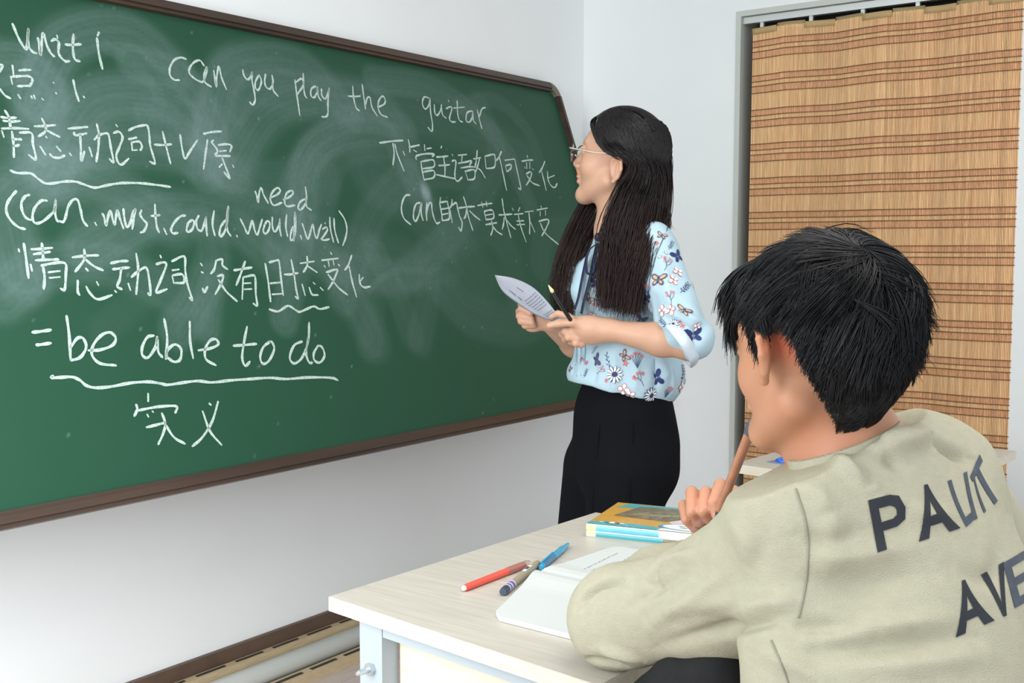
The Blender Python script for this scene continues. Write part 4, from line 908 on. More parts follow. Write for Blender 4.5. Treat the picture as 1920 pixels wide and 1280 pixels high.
Cc = paint_skin(V, rgb(202, 158, 132), [(g(0, .095, -.0565), .016*HS, lip, .8), (g(.010, .092, -.058), .010, lip, .8), (g(0, .093, -.068), .015, lip, .8), (g(.082, -.03, .0), .022, red, .55), (g(.04, .062, -.03), .03, rgb(226, 168, 140), .5),
     (g(.045, .050, -.075), .0022, rgb(90, 60, 50), .9), (g(.055, .030, -.062), .0020, rgb(120, 80, 60), .8)])
for k in (-1, 1):
    for t in np.linspace(0, 1, 9):
        Cc2 = g(k*(.014+.032*t), .088-.020*t, .030+.006*math.sin(t*3)); w = np.clip(1.2-np.linalg.norm(V-Cc2, axis=1)/.0055, 0, 1)[:, None]*.75; Cc = Cc*(1-w)+np.array(rgb(60, 45, 40))*w
me = fastmesh('body', V, F); setcol(me, Cc); mobj('body', me, m_skin, teacher)
for k in (-1, 1):
    bm = bmesh.new(); bmesh.ops.create_uvsphere(bm, u_segments=20, v_segments=12, radius=.0118*HS, matrix=Matrix.Translation(Vector(g(k*.031, .0725, .005)))); ey = bmobj('eye', bm, m_eye, teacher, smooth=True)
    bm = bmesh.new(); bmesh.ops.create_uvsphere(bm, u_segments=16, v_segments=10, radius=.0060*HS, matrix=Matrix.Translation(Vector(g(k*.031, .0785, .005)))); bmobj('iris', bm, m_iris, ey, smooth=True)

# blouse
m_bl = mat('blouse_blue', rgb(180, 206, 218), .62, spec=.3, var=.06, vscale=12, bump=.10, bscale=300)
B = Solid()
B.slab(at(1166, 446, D0), at(1172, 480, D0), lW, (.060, .052), (.148, .074), .04)
B.slab(at(1172, 480, D0), at(1168, 545, D0), lW, (.150, .078), (.140, .112), .04)
B.slab(at(1168, 545, D0), at(1170, 620, D0), lW, (.138, .112), (.128, .110), .04)
B.slab(at(1170, 620, D0), at(1174, 700, D0), lW, (.128, .110), (.140, .135), .04)
B.ell(at(1174, 700, D0), (.142, .144, .072), np.stack([lW, fW, CU], 1), .03)
B.cone(at(1115, 525, 2.72), at(1112, 545, 2.72), .052, .052, .05); B.cone(at(1095, 525, 2.86), at(1095, 545, 2.86), .048, .048, .05)
B.cone(at(1226, 462, 2.69), at(1252, 545, 2.62), .058, .054, .03); B.cone(at(1252, 545, 2.62), at(1280, 620, 2.58), .054, .056, .02)
B.cone(at(1280, 620, 2.58), at(1298, 638, 2.57), .056, .050, .015)
B.cone(at(1110, 470, 2.92), at(1104, 560, 2.96), .055, .054, .03); B.cone(at(1104, 560, 2.96), at(1108, 640, 2.985), .054, .050, .02)
# soft creases and the bloused overhang
for a, b, r in (((1262, 560, 2.57), (1300, 600, 2.54), .012), ((1240, 600, 2.54), (1290, 612, 2.53), .010), ((1215, 640, 2.69), (1250, 700, 2.68), .008), ((1280, 590, 2.545), (1318, 625, 2.56), .014)):
    B.cone(at(*a), at(*b), r, r*.6, .03)
for a, b, r in (((1222, 560, 2.57), (1236, 640, 2.57), .006), ((1232, 590, 2.545), (1292, 640, 2.51), .007), ((1190, 700, 2.64), (1200, 750, 2.64), .005), ((1230, 700, 2.66), (1236, 755, 2.66), .005), ((1130, 690, 2.66), (1140, 735, 2.66), .005), ((1095, 640, 2.68), (1098, 700, 2.68), .004), ((1105, 640, 2.67), (1109, 710, 2.67), .004)):
    B.cone(at(*a), at(*b), r*.5, r, .02, 's')
# hem plane: higher at the front
hp = at(1174, 726, D0); B.cut(hp-CU*.012, -CU+fW*.22)
fold = lambda P, D: shirt_folds(P, D, .0035, 42.0, 1)
BV, BF = B.mesh('blouse', .0030, post=fold, relax=2)
BV = wrinkle(BV, BF, [([(1240, 470), (1252, 520), (1250, 560)], .012, .0025), ([(1218, 560), (1224, 600), (1240, 625)], .010, -.004), ([(1255, 560), (1290, 590), (1318, 604)], .009, .005), ([(1246, 590), (1280, 606), (1306, 624)], .008, -.005),
    ([(1225, 600), (1262, 615), (1300, 640)], .009, .006), ([(1190, 650), (1196, 700), (1190, 745)], .010, .003), ([(1228, 670), (1232, 710), (1226, 752)], .009, -.003), ([(1150, 660), (1158, 700), (1150, 735)], .012, .003), ([(1110, 660), (1118, 695), (1112, 722)], .008, -.003),
    ([(1260, 690), (1262, 720), (1256, 755)], .008, .003), ([(1085, 640), (1088, 680), (1084, 705)], .006, .002), ([(1072, 660), (1076, 690), (1072, 705)], .006, -.002)])
blouse = mobj('blouse', fastmesh('blouse', BV, BF), m_bl, teacher)
# rolled cuffs
m_cuff = mat('cuff_lining', rgb(206, 218, 228), .7, var=.1, vscale=60, bump=.3, bscale=120)
def cuff(a, b, r0, r1, w=.0035):
    a = np.array(a); b = np.array(b); u, v = frame_of(b-a); V = []; n = 40
    prof = [(0, r0-w), (.05, r0+.002), (.5, (r0+r1)/2+.005), (.92, r1+.004), (1, r1), (.96, r1-w), (.3, r0-w*1.6)]
    for t, r in prof:
        for i in range(n):
            q = 2*math.pi*i/n; rr = r*(1+.05*math.sin(3*q+t*2)+.03*math.sin(7*q+1)); V.append(a+(b-a)*t+(u*math.cos(q)+v*math.sin(q))*rr)
    m_ = len(prof); F = [(j*n+i, j*n+(i+1) % n, ((j+1) % m_)*n+(i+1) % n, ((j+1) % m_)*n+i) for j in range(m_) for i in range(n)]
    return mobj('cuff', fastmesh('cuff', V, np.array(F)), m_cuff, blouse)
axL = unit(wrL-elL)
_a = at(1287, 634, 2.565); cuff(_a, _a+camdir(-.80, -.05, -.55)*.030, .052, .060)
cuff(at(1108, 640, 2.985), at(1106, 656, 2.99), .05, .045)

# printed flowers and butterflies lying on the cloth
bt = bvh(BV, BF)
PR = {n_: mat('print_'+n_, c, .65) for n_, c in dict(navy=rgb(34, 46, 104), coral=rgb(214, 100, 96), white=rgb(236, 240, 240), pink=rgb(226, 176, 180), plum=rgb(98, 78, 112), gold=rgb(200, 172, 124), slate=rgb(70, 92, 128)).items()}
PK = list(PR); prV = []; prF = {k: [] for k in PK}
def put(o, n, up, polys, size, lift=0.0009):
    """polys: (colour, [(x, y)...]) laid on the cloth around o"""
    n = unit(n); u = unit(np.cross(up, n)); v = np.cross(n, u)
    for li, (col, pts) in enumerate(polys):
        pts = np.array(pts, float)*size; c = pts.mean(0); k = len(prV); ring = []
        allp = np.vstack([c, pts])
        P3 = []
        for x, y in allp:
            q = o+u*x+v*y; r = bt.find_nearest(Vector(q))
            if r[0] is None: return
            P3.append(np.array(r[0])+np.array(r[1])*(lift+.00022*li))
        prV.extend(P3); m_ = len(pts)
        for i in range(m_): prF[col].append((k, k+1+i, k+1+(i+1) % m_))
def oval(cx, cy, a, b, q, n=9):
    t = np.linspace(0, 2*math.pi, n, endpoint=False); x = a*np.cos(t); y = b*np.sin(t); return np.stack([cx+x*math.cos(q)-y*math.sin(q), cy+x*math.sin(q)+y*math.cos(q)], 1)
def petal(q, r0, r1, w, col, n=7):
    return (col, oval(math.cos(q)*(r0+r1)/2, math.sin(q)*(r0+r1)/2, (r1-r0)/2, w, q, n))
def line(pts, w, col):
    pts = np.array(pts, float); out = []
    for a, b in zip(pts, pts[1:]):
        d = unit(b-a); nn = np.array([-d[1], d[0]])*w; out.append((col, [a-nn, b-nn, b+nn, a+nn]))
    return out
def butterfly(body='plum', wing='gold'):
    o = []
    for s_ in (-1, 1):
        o += [(body, oval(s_*.55, .35, .58, .34, s_*.6, 9)), (body, oval(s_*.42, -.38, .40, .28, -s_*.7, 9))]
        if wing: o += [(wing, oval(s_*.50, .30, .40, .20, s_*.6, 8)), (wing, oval(s_*.38, -.34, .24, .15, -s_*.7, 8))]
    return o+line([(0, .45), (0, -.5)], .05, 'navy' if body != 'navy' else 'slate')
def star(col='coral', n=5): return [petal(2*math.pi*i/n, .08, .9, .20, col, 6) for i in range(n)]
def daisy(col='slate', n=12):
    o = []
    for i in range(n):
        q = 2*math.pi*i/n; o.append(petal(q, .2, 1.0, .15, col, 8))
    o = o+[petal(2*math.pi*i/n, .24, .94, .10, 'white', 7) for i in range(n)]
    return o+[('navy', oval(0, 0, .24, .24, 0, 10))]
def bloom(): # outlined four-petal flower
    o = [petal(q, .1, 1, .36, 'coral', 9) for q in (.3, 1.7, 3.1, 4.9)]; return o+[petal(q, .17, .93, .28, 'white', 9) for q in (.3, 1.7, 3.1, 4.9)]
def sprig(col='plum', leaf='navy'):
    o = line([(-.1, -1), (0, -.5), (.12, 0), (.05, .5), (.2, 1)], .035, col)
    for i, (x, y) in enumerate([(-.03, -.6), (.08, -.2), (.12, .15), (.08, .45), (.15, .8)]):
        for s_ in (-1, 1): o.append((leaf, oval(x+s_*.2, y+.12, .2, .075, s_*.6 if s_ > 0 else math.pi-.6, 6)))
    return o
def branch():
    o = line([(0, -1), (.15, -.4), (.05, .2), (-.3, .7)], .03, 'plum')+line([(.1, -.2), (.5, .25), (.55, .6)], .025, 'plum')+line([(.05, .2), (.25, .7)], .025, 'plum')
    for x, y in ((-.3, .8), (.55, .7), (.27, .8), (-.2, .35)): o += [(c, p*0.22+np.array([x, y])) for c, p in star('coral')]
    return o
def vine():
    o = line([(0, -1), (.1, -.3), (-.1, .3), (.1, 1)], .03, 'slate')
    for i, y in enumerate(np.linspace(-.8, .9, 7)): o.append(('slate', oval(.16*(-1)**i, y+.08, .18, .05, 1.0 if i % 2 == 0 else 2.1, 6)))
    return o
def tuft():
    o = []
    for q in np.linspace(.5, 2.6, 6): o += line([(0, -.8), (math.cos(q)*.7, math.sin(q)*.6)], .03, 'slate')
    for q in np.linspace(.7, 2.4, 4): o += [(c, p*.24+np.array([math.cos(q)*.75, math.sin(q)*.75])) for c, p in star('coral')]
    return o
MK = dict(b=lambda: butterfly(), n=lambda: butterfly('navy', None), p=lambda: butterfly('plum', 'slate'), s=star, d=daisy, f=bloom, g=sprig, r=branch, v=vine, t=tuft, w=lambda: [petal(.5, .2, 1, .25, 'slate'), petal(.5, .28, .92, .17, 'white')])
spots = "b 1241 442 8 20|s 1231 456 5 0|w 1243 470 9 60|w 1232 486 9 -20|n 1270 480 12 -20|g 1257 460 9 30|r 1248 495 13 20|f 1271 510 9 0|f 1262 525 9 70|b 1235 524 13 -5|g 1283 540 12 40|t 1215 545 11 0|n 1213 558 9 30|r 1256 560 12 -10|f 1242 582 9 0|f 1258 581 9 90|b 1282 582 12 25|g 1243 606 9 -40|d 1264 608 9 0|s 1280 610 5 0|s 1276 603 4 0|n 1300 628 13 -10|s 1208 505 7 0|f 1206 500 10 0|v 1296 500 10 -10|f 1293 500 7 0|w 1217 600 8 10|f 1306 612 7 30|"\
 "p 1119 675 10 80|v 1140 676 12 -20|d 1153 702 14 0|b 1171 667 9 60|s 1173 681 6 0|t 1194 676 14 0|r 1198 712 13 -40|f 1169 730 10 20|f 1181 740 9 60|s 1137 713 4 0|s 1189 708 4 0|s 1205 700 4 0|n 1232 708 12 70|d 1219 740 13 20|t 1251 735 12 0|g 1280 700 14 10|v 1262 752 9 -20|f 1277 725 10 0|s 1065 650 5 0|s 1066 662 4 0|w 1078 682 8 40|v 1096 668 9 0|s 1091 673 5 0|s 1100 680 5 0|g 1098 700 7 10|b 1069 692 6 40|r 1125 694 9 70|s 1122 640 4 0|v 1115 655 9 60|"\
 "n 1118 530 10 0|t 1124 548 9 0|b 1105 560 8 40|p 1203 600 9 20|r 1122 575 8 0|f 1110 590 7 0|s 1113 570 4 0|g 1195 640 10 0|r 1165 612 10 20"
for it in spots.split('|'):
    k, x, y, sz, rot = it.split(); x, y, sz, rot = map(float, (x, y, sz, rot))
    r0 = ray(x, y); hit = bt.ray_cast(Vector(CAM), Vector(r0/np.linalg.norm(r0)))
    if hit[0] is None: continue
    q = math.radians(rot); upv = CU*math.cos(q)+CR*math.sin(q); put(np.array(hit[0]), np.array(hit[1]), upv, MK[k](), sz/760.0*1.22)
keys = list('bnsdfgrvtpsw'); fc = BV[BF].mean(1); fnr = random.Random(3)
for i in range(150):         # the far sides of the blouse carry the same print
    c = fc[fnr.randrange(len(fc))]; r_ = bt.find_nearest(Vector(c)); n_ = np.array(r_[1])
    if n_@(CAM-c) > -0.05 or n_[2] < -.8: continue
    put(c, n_, unit(CU+CR*fnr.uniform(-1, 1)), MK[fnr.choice(keys)](), fnr.uniform(.009, .016))
nv0 = len(prV); allF = np.vstack([np.array(prF[k], int).reshape(-1, 3) for k in PK]); me = fastmesh('floral_print', np.array(prV), allF)
po = mobj('floral_print', me, [PR[k] for k in PK], blouse); tag(po, kind='stuff')
mi = np.concatenate([np.full(len(prF[k]), i) for i, k in enumerate(PK)]); me.polygons.foreach_set('material_index', mi.astype(np.int32)); me.update()
# side seam, collar and pleats of the blouse, navy bow
m_navyc = mat('navy_ribbon', rgb(30, 38, 70), .6)
def on_cloth(px, lift=.002, tree=None):
    out = []
    for x, y in px:
        r0 = ray(x, y); hh = (tree or bt).ray_cast(Vector(CAM), Vector(r0/np.linalg.norm(r0)))
        if hh[0] is not None: out.append(np.array(hh[0])+np.array(hh[1])*lift)
    return out
m_seam = mat('seam_blue', rgb(140, 170, 190), .7)
P = on_cloth([(1226, 672), (1225, 700), (1224, 730), (1222, 752)], .0004)
if len(P) > 2: tube_obj('side_seam', P, .0009, m_seam, blouse, 6)
for x0 in (1080, 1088, 1096):
    P = on_cloth([(x0+12, 560), (x0+6, 600), (x0+2, 640), (x0, 680), (x0+2, 705)], .0005)
    if len(P) > 2: tube_obj('pleat', P, .0012, m_seam, blouse, 6)
col = Solid(); nb0 = at(1164, 437, D0)
V = []; n = 60; prof = [(.058, -.016), (.060, 0), (.059, .014), (.056, .020), (.053, .014), (.052, -.01)]
for r, z in prof:
    for i in range(n):
        q = 2*math.pi*i/n; rr = r*(1+.035*math.sin(9*q)*(z > 0)); d = fW*math.cos(q)+lW*math.sin(q); V.append(nb0+d*rr+CU*(z+.004*math.sin(11*q)*(z > 0)-.010*math.cos(q)))
F_ = [(j*n+i, j*n+(i+1) % n, ((j+1) % 6)*n+(i+1) % n, ((j+1) % 6)*n+i) for j in range(6) for i in range(n)]
mobj('collar', fastmesh('collar', V, np.array(F_)), m_bl, blouse)
kn = nb0+fW*.064-CU*.010+lW*.012
bow = bmesh.new(); bmesh.ops.create_uvsphere(bow, u_segments=12, v_segments=8, radius=.011, matrix=Matrix.Translation(Vector(kn))); bw = bmobj('bow', bow, m_navyc, teacher, smooth=True)
def strip(px, w, name='ribbon_tail'):
    P = catmull([at(*q) for q in px], 6); ribbon(name, P, np.tile(unit(lW+CU*.2), (len(P), 1)), w, .0016, m_navyc, bw)
strip([(1117, 458, 2.70), (1104, 470, 2.675), (1096, 500, 2.67), (1090, 530, 2.665), (1084, 560, 2.66), (1077, 580, 2.66)], .016)
strip([(1120, 460, 2.69), (1114, 480, 2.665), (1106, 520, 2.66), (1096, 560, 2.655), (1090, 588, 2.655)], .015)
strip([(1117, 458, 2.70), (1102, 474, 2.66), (1100, 508, 2.65), (1110, 512, 2.65), (1116, 488, 2.655), (1119, 460, 2.69)], .012, 'ribbon_loop')
strip([(1120, 458, 2.69), (1128, 476, 2.665), (1124, 512, 2.65), (1115, 520, 2.65), (1112, 494, 2.655), (1118, 460, 2.69)], .012, 'ribbon_loop')

# trousers, shoes
m_tr = mat('black_trousers', rgb(15, 16, 20), .9, spec=.12, bump=.15, bscale=400)
Tt = Solid()
Tt.slab(at(1172, 728, D0), at(1170, 775, D0), lW, (.122, .098), (.140, .112), .03)
Tt.slab(at(1170, 775, D0), at(1164, 860, D0), lW, (.140, .112), (.158, .126), .04)
hn, kn_, an = at(1176, 880, 2.715), at(1158, 1140, 2.70), at(1164, 1385, 2.73)
hf, kf, af = at(1128, 880, 2.88), at(1090, 1140, 2.90), at(1084, 1375, 2.93)
for a, b, c in ((hn, kn_, an), (hf, kf, af)):
    Tt.cone(a, b, .100, .083, .035); Tt.cone(b, c, .083, .078, .03)
for o_ in (an, af): Tt.cone(o_, np.array([o_[0], o_[1], .06]), .078, .082, .01)
Tt.cone(at(1212, 840, 2.75), at(1214, 880, 2.75), .075, .07, .05)
Tt.cut(np.array([0, 0, .035]), -CU); Tt.cut(at(1172, 722, D0)+CU*.012, CU-fW*.2)
Tt.cone(at(1128, 900, 2.69), at(1122, 1010, 2.67), .002, .006, .02, 's')
TV, TF = Tt.mesh('trousers', .0042, relax=2)
trs = mobj('trousers', fastmesh('trousers', TV, TF), m_tr, teacher)
tb = bvh(TV, TF)
for px_ in ([(1128, 742), (1124, 800), (1118, 860), (1113, 920), (1109, 980)], [(1188, 760), (1186, 830), (1182, 900), (1178, 980)]):
    P = on_cloth(px_, .0006, tb)
    if len(P) > 2: tube_obj('crease', P, .0012, m_tr, trs, 6)
m_shoe = mat('black_shoe', rgb(24, 22, 22), .35)
for o_ in (an, af):
    s_ = Solid(); b0 = np.array([o_[0], o_[1], 0.035]); s_.cone(b0-fW*.05, b0+fW*.06-CU*.006, .034, .030, .03); s_.cone(b0+fW*.06-CU*.006, b0+fW*.15-CU*.012, .032, .022, .03); s_.cut(np.array([0, 0, .001]), -CU)
    v_, f_ = s_.mesh('shoe', .005); mobj('shoe', fastmesh('shoe', v_, f_), m_shoe, teacher)

# long straight hair
def scalp(th, ph, o=0.0):
    """th: angle back from the forehead over the crown, ph: down the side (+ = her left)"""
    r = np.array([.0755, .0945, .089])*HS+o; d = np.array([math.sin(ph), math.cos(ph)*math.cos(th), math.cos(ph)*math.sin(th)])
    return hc+HB@(np.array([0, -.013, .031])*HS+d*r)
def px2(x, y, d): return at(x, y, d)
strands = []; tint = []; NS = 13
def lay(P, k=22):
    Q = catmull(P, 8); t = np.linspace(0, len(Q)-1, k); i = np.clip(t.astype(int), 0, len(Q)-2); f = (t-i)[:, None]; return Q[i]*(1-f)+Q[i+1]*f
def side(n, sgn, guides, lay_thick, tipcol, bul=(), thr=None, ur=(0, 1)):
    for _ in range(n):
        u = rng.random()**.9; w = rng.random(); j = rng.normal(size=3)*.0022
        th = math.radians(38+u*88) if sgn > 0 else math.radians(38+u*110)
        if thr: th = math.radians(thr[0]+u*(thr[1]-thr[0])); u = ur[0]+u*(ur[1]-ur[0])
        P = [scalp(th, sgn*ph_, .004+.008*w*min(1, abs(ph_)*3)) for ph_ in ((-0.02, .4, .72) if sgn > 0 else (0, .45, .85))]
        endv = 1.18+0.12*rng.random() if sgn > 0 else 1.2
        for a, b, thk in guides:
            a = np.array(a); b = np.array(b); q = a+(b-a)*u; dd = (w-.5)*thk+(bul[len(P)-3] if len(P)-3 < len(bul) else 0)*4*u*(1-u)
            P.append(at(q[0], q[1], q[2]-dd)+j*(1+len(P)*.35))
        cut_ = rng.uniform(.80, 1.0); S_ = lay(P, 24); 
        k = max(6, int(24*cut_)); S_ = lay(S_[:k], 24); strands.append(S_)
        t = np.linspace(0, 1, 24)[:, None]; c = np.array([[1, 1, 1]])*(1-t)+np.array([tipcol])*t**2.2; tint.append(np.array(rgb(20, 18, 20))*c*(.45+.5*rng.random()))
# near side: over the ear top, behind it, then down over the chest
side(4200, 1, [((1126, 258, 2.748), (1250, 262, 2.79), .012), ((1150, 283, 2.714), (1251, 300, 2.79), .012), ((1185, 306, 2.715), (1252, 345, 2.80), .03), ((1166, 350, 2.72), (1248, 390, 2.78), .05),
     ((1146, 400, 2.685), (1243, 425, 2.73), .05), ((1136, 450, 2.665), (1228, 462, 2.66), .05), ((1132, 500, 2.650), (1212, 510, 2.63), .045), ((1124, 550, 2.640), (1202, 560, 2.61), .045), ((1118, 590, 2.630), (1194, 612, 2.60), .04)], .03, (6.5, 3.6, 2.8), (.030, .034, .036, .02, .012))
side(1600, 1, [((1126, 258, 2.748), (1250, 262, 2.79), .012), ((1150, 283, 2.714), (1251, 300, 2.79), .012), ((1185, 306, 2.715), (1252, 345, 2.80), .03), ((1166, 350, 2.72), (1248, 390, 2.78), .05),
     ((1146, 400, 2.685), (1243, 425, 2.73), .05), ((1136, 450, 2.665), (1228, 462, 2.66), .05), ((1132, 500, 2.650), (1212, 510, 2.63), .045), ((1124, 550, 2.640), (1202, 560, 2.61), .045)], .03, (6, 3.4, 2.6), (.030, .034, .036, .02, .012), (95, 150), (.6, 1))
# far side: falls in front of the far shoulder
side(2600, -1, [((1130, 292, 2.885), (1240, 300, 2.84), .02), ((1112, 340, 2.885), (1215, 345, 2.85), .04), ((1094, 380, 2.885), (1190, 390, 2.86), .05),
     ((1070, 430, 2.88), (1150, 440, 2.87), .06), ((1052, 480, 2.87), (1128, 490, 2.84), .06), ((1042, 525, 2.86), (1112, 530, 2.82), .05), ((1046, 570, 2.85), (1092, 575, 2.80), .05), ((1066, 600, 2.85), (1084, 600, 2.80), .04)], .03, (8.5, 4.8, 3.2))
for _ in range(34):      # flyaways at the back and crown
    th = math.radians(rng.uniform(80, 185)); e_ = rng.uniform(.5, 1)
    P = [scalp(th+.15, .6, .006), scalp(th+.2, .8, .010), at(1250+rng.uniform(-5, 8), 290+rng.uniform(-10, 20), 2.79), at(1254+rng.uniform(-8, 6), 345, 2.79), at(1246+rng.uniform(-6, 8), 395, 2.77), at(1246+rng.uniform(-4, 14), 430, 2.74)]
    strands.append(lay(P, 24)); tint.append(np.tile(np.array(rgb(26, 24, 26)), (24, 1)))
for _ in range(90):      # loose hairs at the temple and forehead
    s_ = rng.uniform(0, 1); P = [scalp(math.radians(48), .1, .010), at(1108+s_*8, 226+s_*4, 2.77), at(1110+s_*14, 248+s_*4, 2.745), at(1122+s_*14, 272+s_*3, 2.725), at(1140+s_*8, 288, 2.712), at(1160+s_*4, 292, 2.71)]
    strands.append(lay(P, 24)); tint.append(np.tile(np.array(rgb(22, 20, 22)), (24, 1)))
St = np.array(strands); tw_ = np.linspace(0, 1, 24)[None, :, None]; ph_w = (np.arange(len(St)) % 17)[:, None, None]*.37
St = St+(CR*1.0)[None, None]*.007*np.maximum(0, tw_-.55)*2.2*np.sin(tw_*16+ph_w)+CF[None, None]*.006*np.maximum(0, tw_-.55)*2*np.cos(tw_*13+ph_w*2)
ctr_ = np.array([0, -.013, .031])*HS; q_ = (St-hc)@HB-ctr_; rr_ = np.array([.0755, .0945, .089])*HS+.0045+.010*rng.random((len(St), 1, 1))*np.clip(np.linspace(0, 1, 24)*5, 0, 1)[None, :, None]; nn_ = np.linalg.norm(q_/rr_, axis=2, keepdims=True)
q_ = np.where(nn_ < 1, q_/np.maximum(nn_, .3), q_); St = hc+(q_+ctr_)@HB.T
Rr = np.tile(np.interp(np.linspace(0, 1, 24), [0, .1, .8, 1], [.0007, .0011, .0010, .0003]), (len(St), 1))
HC = Solid()             # dense mass under the strands
HC.slab(at(1218, 320, 2.80), at(1212, 400, 2.775), lW, (.030, .034), (.034, .026), .02)
HC.slab(at(1210, 400, 2.775), at(1188, 440, 2.72), lW, (.030, .030), (.014, .036), .02); HC.slab(at(1188, 440, 2.71), at(1170, 540, 2.66), lW, (.014, .036), (.008, .032), .02)
HC.slab(at(1150, 350, 2.87), at(1112, 440, 2.87), lW, (.02, .03), (.02, .035), .02); HC.slab(at(1112, 440, 2.87), at(1085, 530, 2.85), lW, (.018, .032), (.008, .022), .02)
cv_, cf_ = HC.mesh('hair', .004)
rw = np.array([.0755, .0945, .089])*HS+.0035
def kw(d):
    y, z = d[:, 1], d[:, 2]; ax1 = np.abs(d[:, 0])
    line_ = np.where(y > 0, .40-.65*np.clip((ax1-.35)/.65, 0, 1)*(y < .75), -.9); return z > line_
sv_, sf_ = shell(hc, HB, np.array([0, -.013, .031])*HS, lambda d: rw, kw); cf_ = np.vstack([cf_, sf_+len(cv_)]); cv_ = np.vstack([cv_, sv_]); cc_ = np.tile(np.array(rgb(14, 13, 14)), (len(cv_), 1))
hair_object('hair', St, Rr, np.array(tint), teacher, 3, (cv_, cf_, cc_))

# spectacles
gl = empty('spectacles', g(0, .10, -.02), 'thin light metal spectacles worn by the woman', 'glasses')
m_gm = mat('spectacle_metal', rgb(230, 222, 205), .2, metal=.7); m_lens = mat('lens', (1, 1, 1), .02, trans=1.0); m_rim = mat('rim_dark', rgb(48, 44, 44), .3)
m_lens.node_tree.nodes['Principled BSDF'].inputs['IOR'].default_value = 1.05
for k in (-1, 1):
    c_ = (k*.033, .112, -.003)
    P = [g(c_[0]+.025*math.cos(q), c_[1]-.008*abs(c_[0]+.025*math.cos(q))/.06, c_[2]+.022*math.sin(q)) for q in np.linspace(0, 2*math.pi, 33)]
    tube_obj('rim', P, .0015, m_rim, gl, 8, 1)
    V = [g(c_[0], c_[1]-.004, c_[2])]+[p_ for p_ in P[:-1]]; bm = bmesh.new(); vs_ = [bm.verts.new(v) for v in V]
    for i in range(32): bm.faces.new((vs_[0], vs_[1+i], vs_[1+(i+1) % 32]))
    bmesh.ops.solidify(bm, geom=bm.faces[:], thickness=.0008); bmobj('lens', bm, m_lens, gl)
    tube_obj('temple', [g(k*.059, .108, .006), g(k*.072, .075, .005), g(k*.079, .03, .004), g(k*.081, -.012, .008), g(k*.080, -.030, .0)], .0014, m_gm, gl, 8, rr=[.0022, .0018, .001, .001, .001])
    tube_obj('nose_pad', [g(k*.012, .108, -.006), g(k*.011, .103, -.010)], .0018, m_gm, gl, 8)
tube_obj('bridge', [g(-.011, .112, .002), g(0, .114, .005), g(.011, .112, .002)], .0012, m_gm, gl, 8)

# the sheet of paper and the pen she holds
sh = empty('paper_sheet', at(1000, 570, 2.70), 'printed white sheet of paper held by the woman with both hands', 'paper')
m_sheet = mat('sheet', rgb(226, 230, 240), .7, spec=.2)
top = catmull([at(*q) for q in [(927, 515, 2.750), (965, 522, 2.780), (1000, 539, 2.780), (1028, 567, 2.750), (1048, 592, 2.710), (1064, 599, 2.670)]], 6)
bot = catmull([at(*q) for q in [(927, 515, 2.750), (941, 543, 2.710), (968, 565, 2.690), (1000, 586, 2.675), (1030, 598, 2.660), (1060, 602, 2.655)]], 6)
n_, k_ = len(top), 12; V = []
for i in range(n_):
    for j in range(k_+1):
        s_ = j/k_; V.append(top[i]*(1-s_)+bot[i]*s_-CU*.004*math.sin(s_*math.pi)*math.sin(i/n_*math.pi)+CF*.006*math.sin(s_*math.pi))
V = np.array(V); F_ = np.array([(i*(k_+1)+j, i*(k_+1)+j+1, (i+1)*(k_+1)+j+1, (i+1)*(k_+1)+j) for i in range(n_-1) for j in range(k_)])
bm = bmesh.new(); vs_ = [bm.verts.new(v) for v in V]
for f_ in F_:
    try: bm.faces.new([vs_[i] for i in f_])
    except ValueError: pass
bmesh.ops.solidify(bm, geom=bm.faces[:], thickness=.0006)
front = bmobj('sheet', bm, m_sheet, sh, smooth=True)
b2 = bmesh.new(); vs_ = [b2.verts.new(v-CU*.004+CF*.004+CR*.002) for v in V]
for f_ in F_: b2.faces.new([vs_[i] for i in f_])
bmesh.ops.solidify(b2, geom=b2.faces[:], thickness=.0006); bmobj('under_sheet', b2, m_sheet, sh, smooth=True)
def sheetpt(u, v):
    i = min(n_-1.001, u*(n_-1)); i0 = int(i); f_ = i-i0; j = min(k_-.001, v*k_); j0 = int(j); h_ = j-j0
    A = V[i0*(k_+1)+j0]*(1-h_)+V[i0*(k_+1)+j0+1]*h_; B_ = V[(i0+1)*(k_+1)+j0]*(1-h_)+V[(i0+1)*(k_+1)+j0+1]*h_
    return A*(1-f_)+B_*f_+unit(CAM-A)*.0016
tv = []; tf = []
for (u0, u1) in ((.44, .62), (.68, .84)):
    for r_ in range(6):
        u = u0+(u1-u0)*r_/6; v = .10
        while v < .72:
            l_ = rng.uniform(.04, .10); a_, b_, c_, d_ = sheetpt(u, v), sheetpt(u, min(.78, v+l_)), sheetpt(u+.010, min(.78, v+l_)), sheetpt(u+.010, v); k = len(tv); tv += [a_, b_, c_, d_]; tf.append((k, k+1, k+2, k+3)); v += l_+.03
for q in ((.25, .7, .34, .78), (.36, .72, .42, .8), (.28, .35, .36, .40)):
    k = len(tv); tv += [sheetpt(q[0], q[1]), sheetpt(q[2], q[1]+.02), sheetpt(q[2], q[3]), sheetpt(q[0], q[1]+.03)]; tf.append((k, k+1, k+2, k+3))
tag(mobj('printed_lines', fastmesh('printed_lines', np.array(tv), np.array(tf), False), mat('print_grey', rgb(120, 122, 140), .7), front), kind='stuff')
pa, pb_ = at(1028, 534, 2.575), at(1073, 605, 2.616); pe = empty('brush_pen', (pa+pb_)/2-CU*.05, 'black pen with a cream pointed tip between the fingers of the woman', 'pen')
m_bp = mat('black_barrel', rgb(22, 22, 22), .2, coat=.5); m_cream = mat('cream_tip', rgb(232, 224, 170), .4)
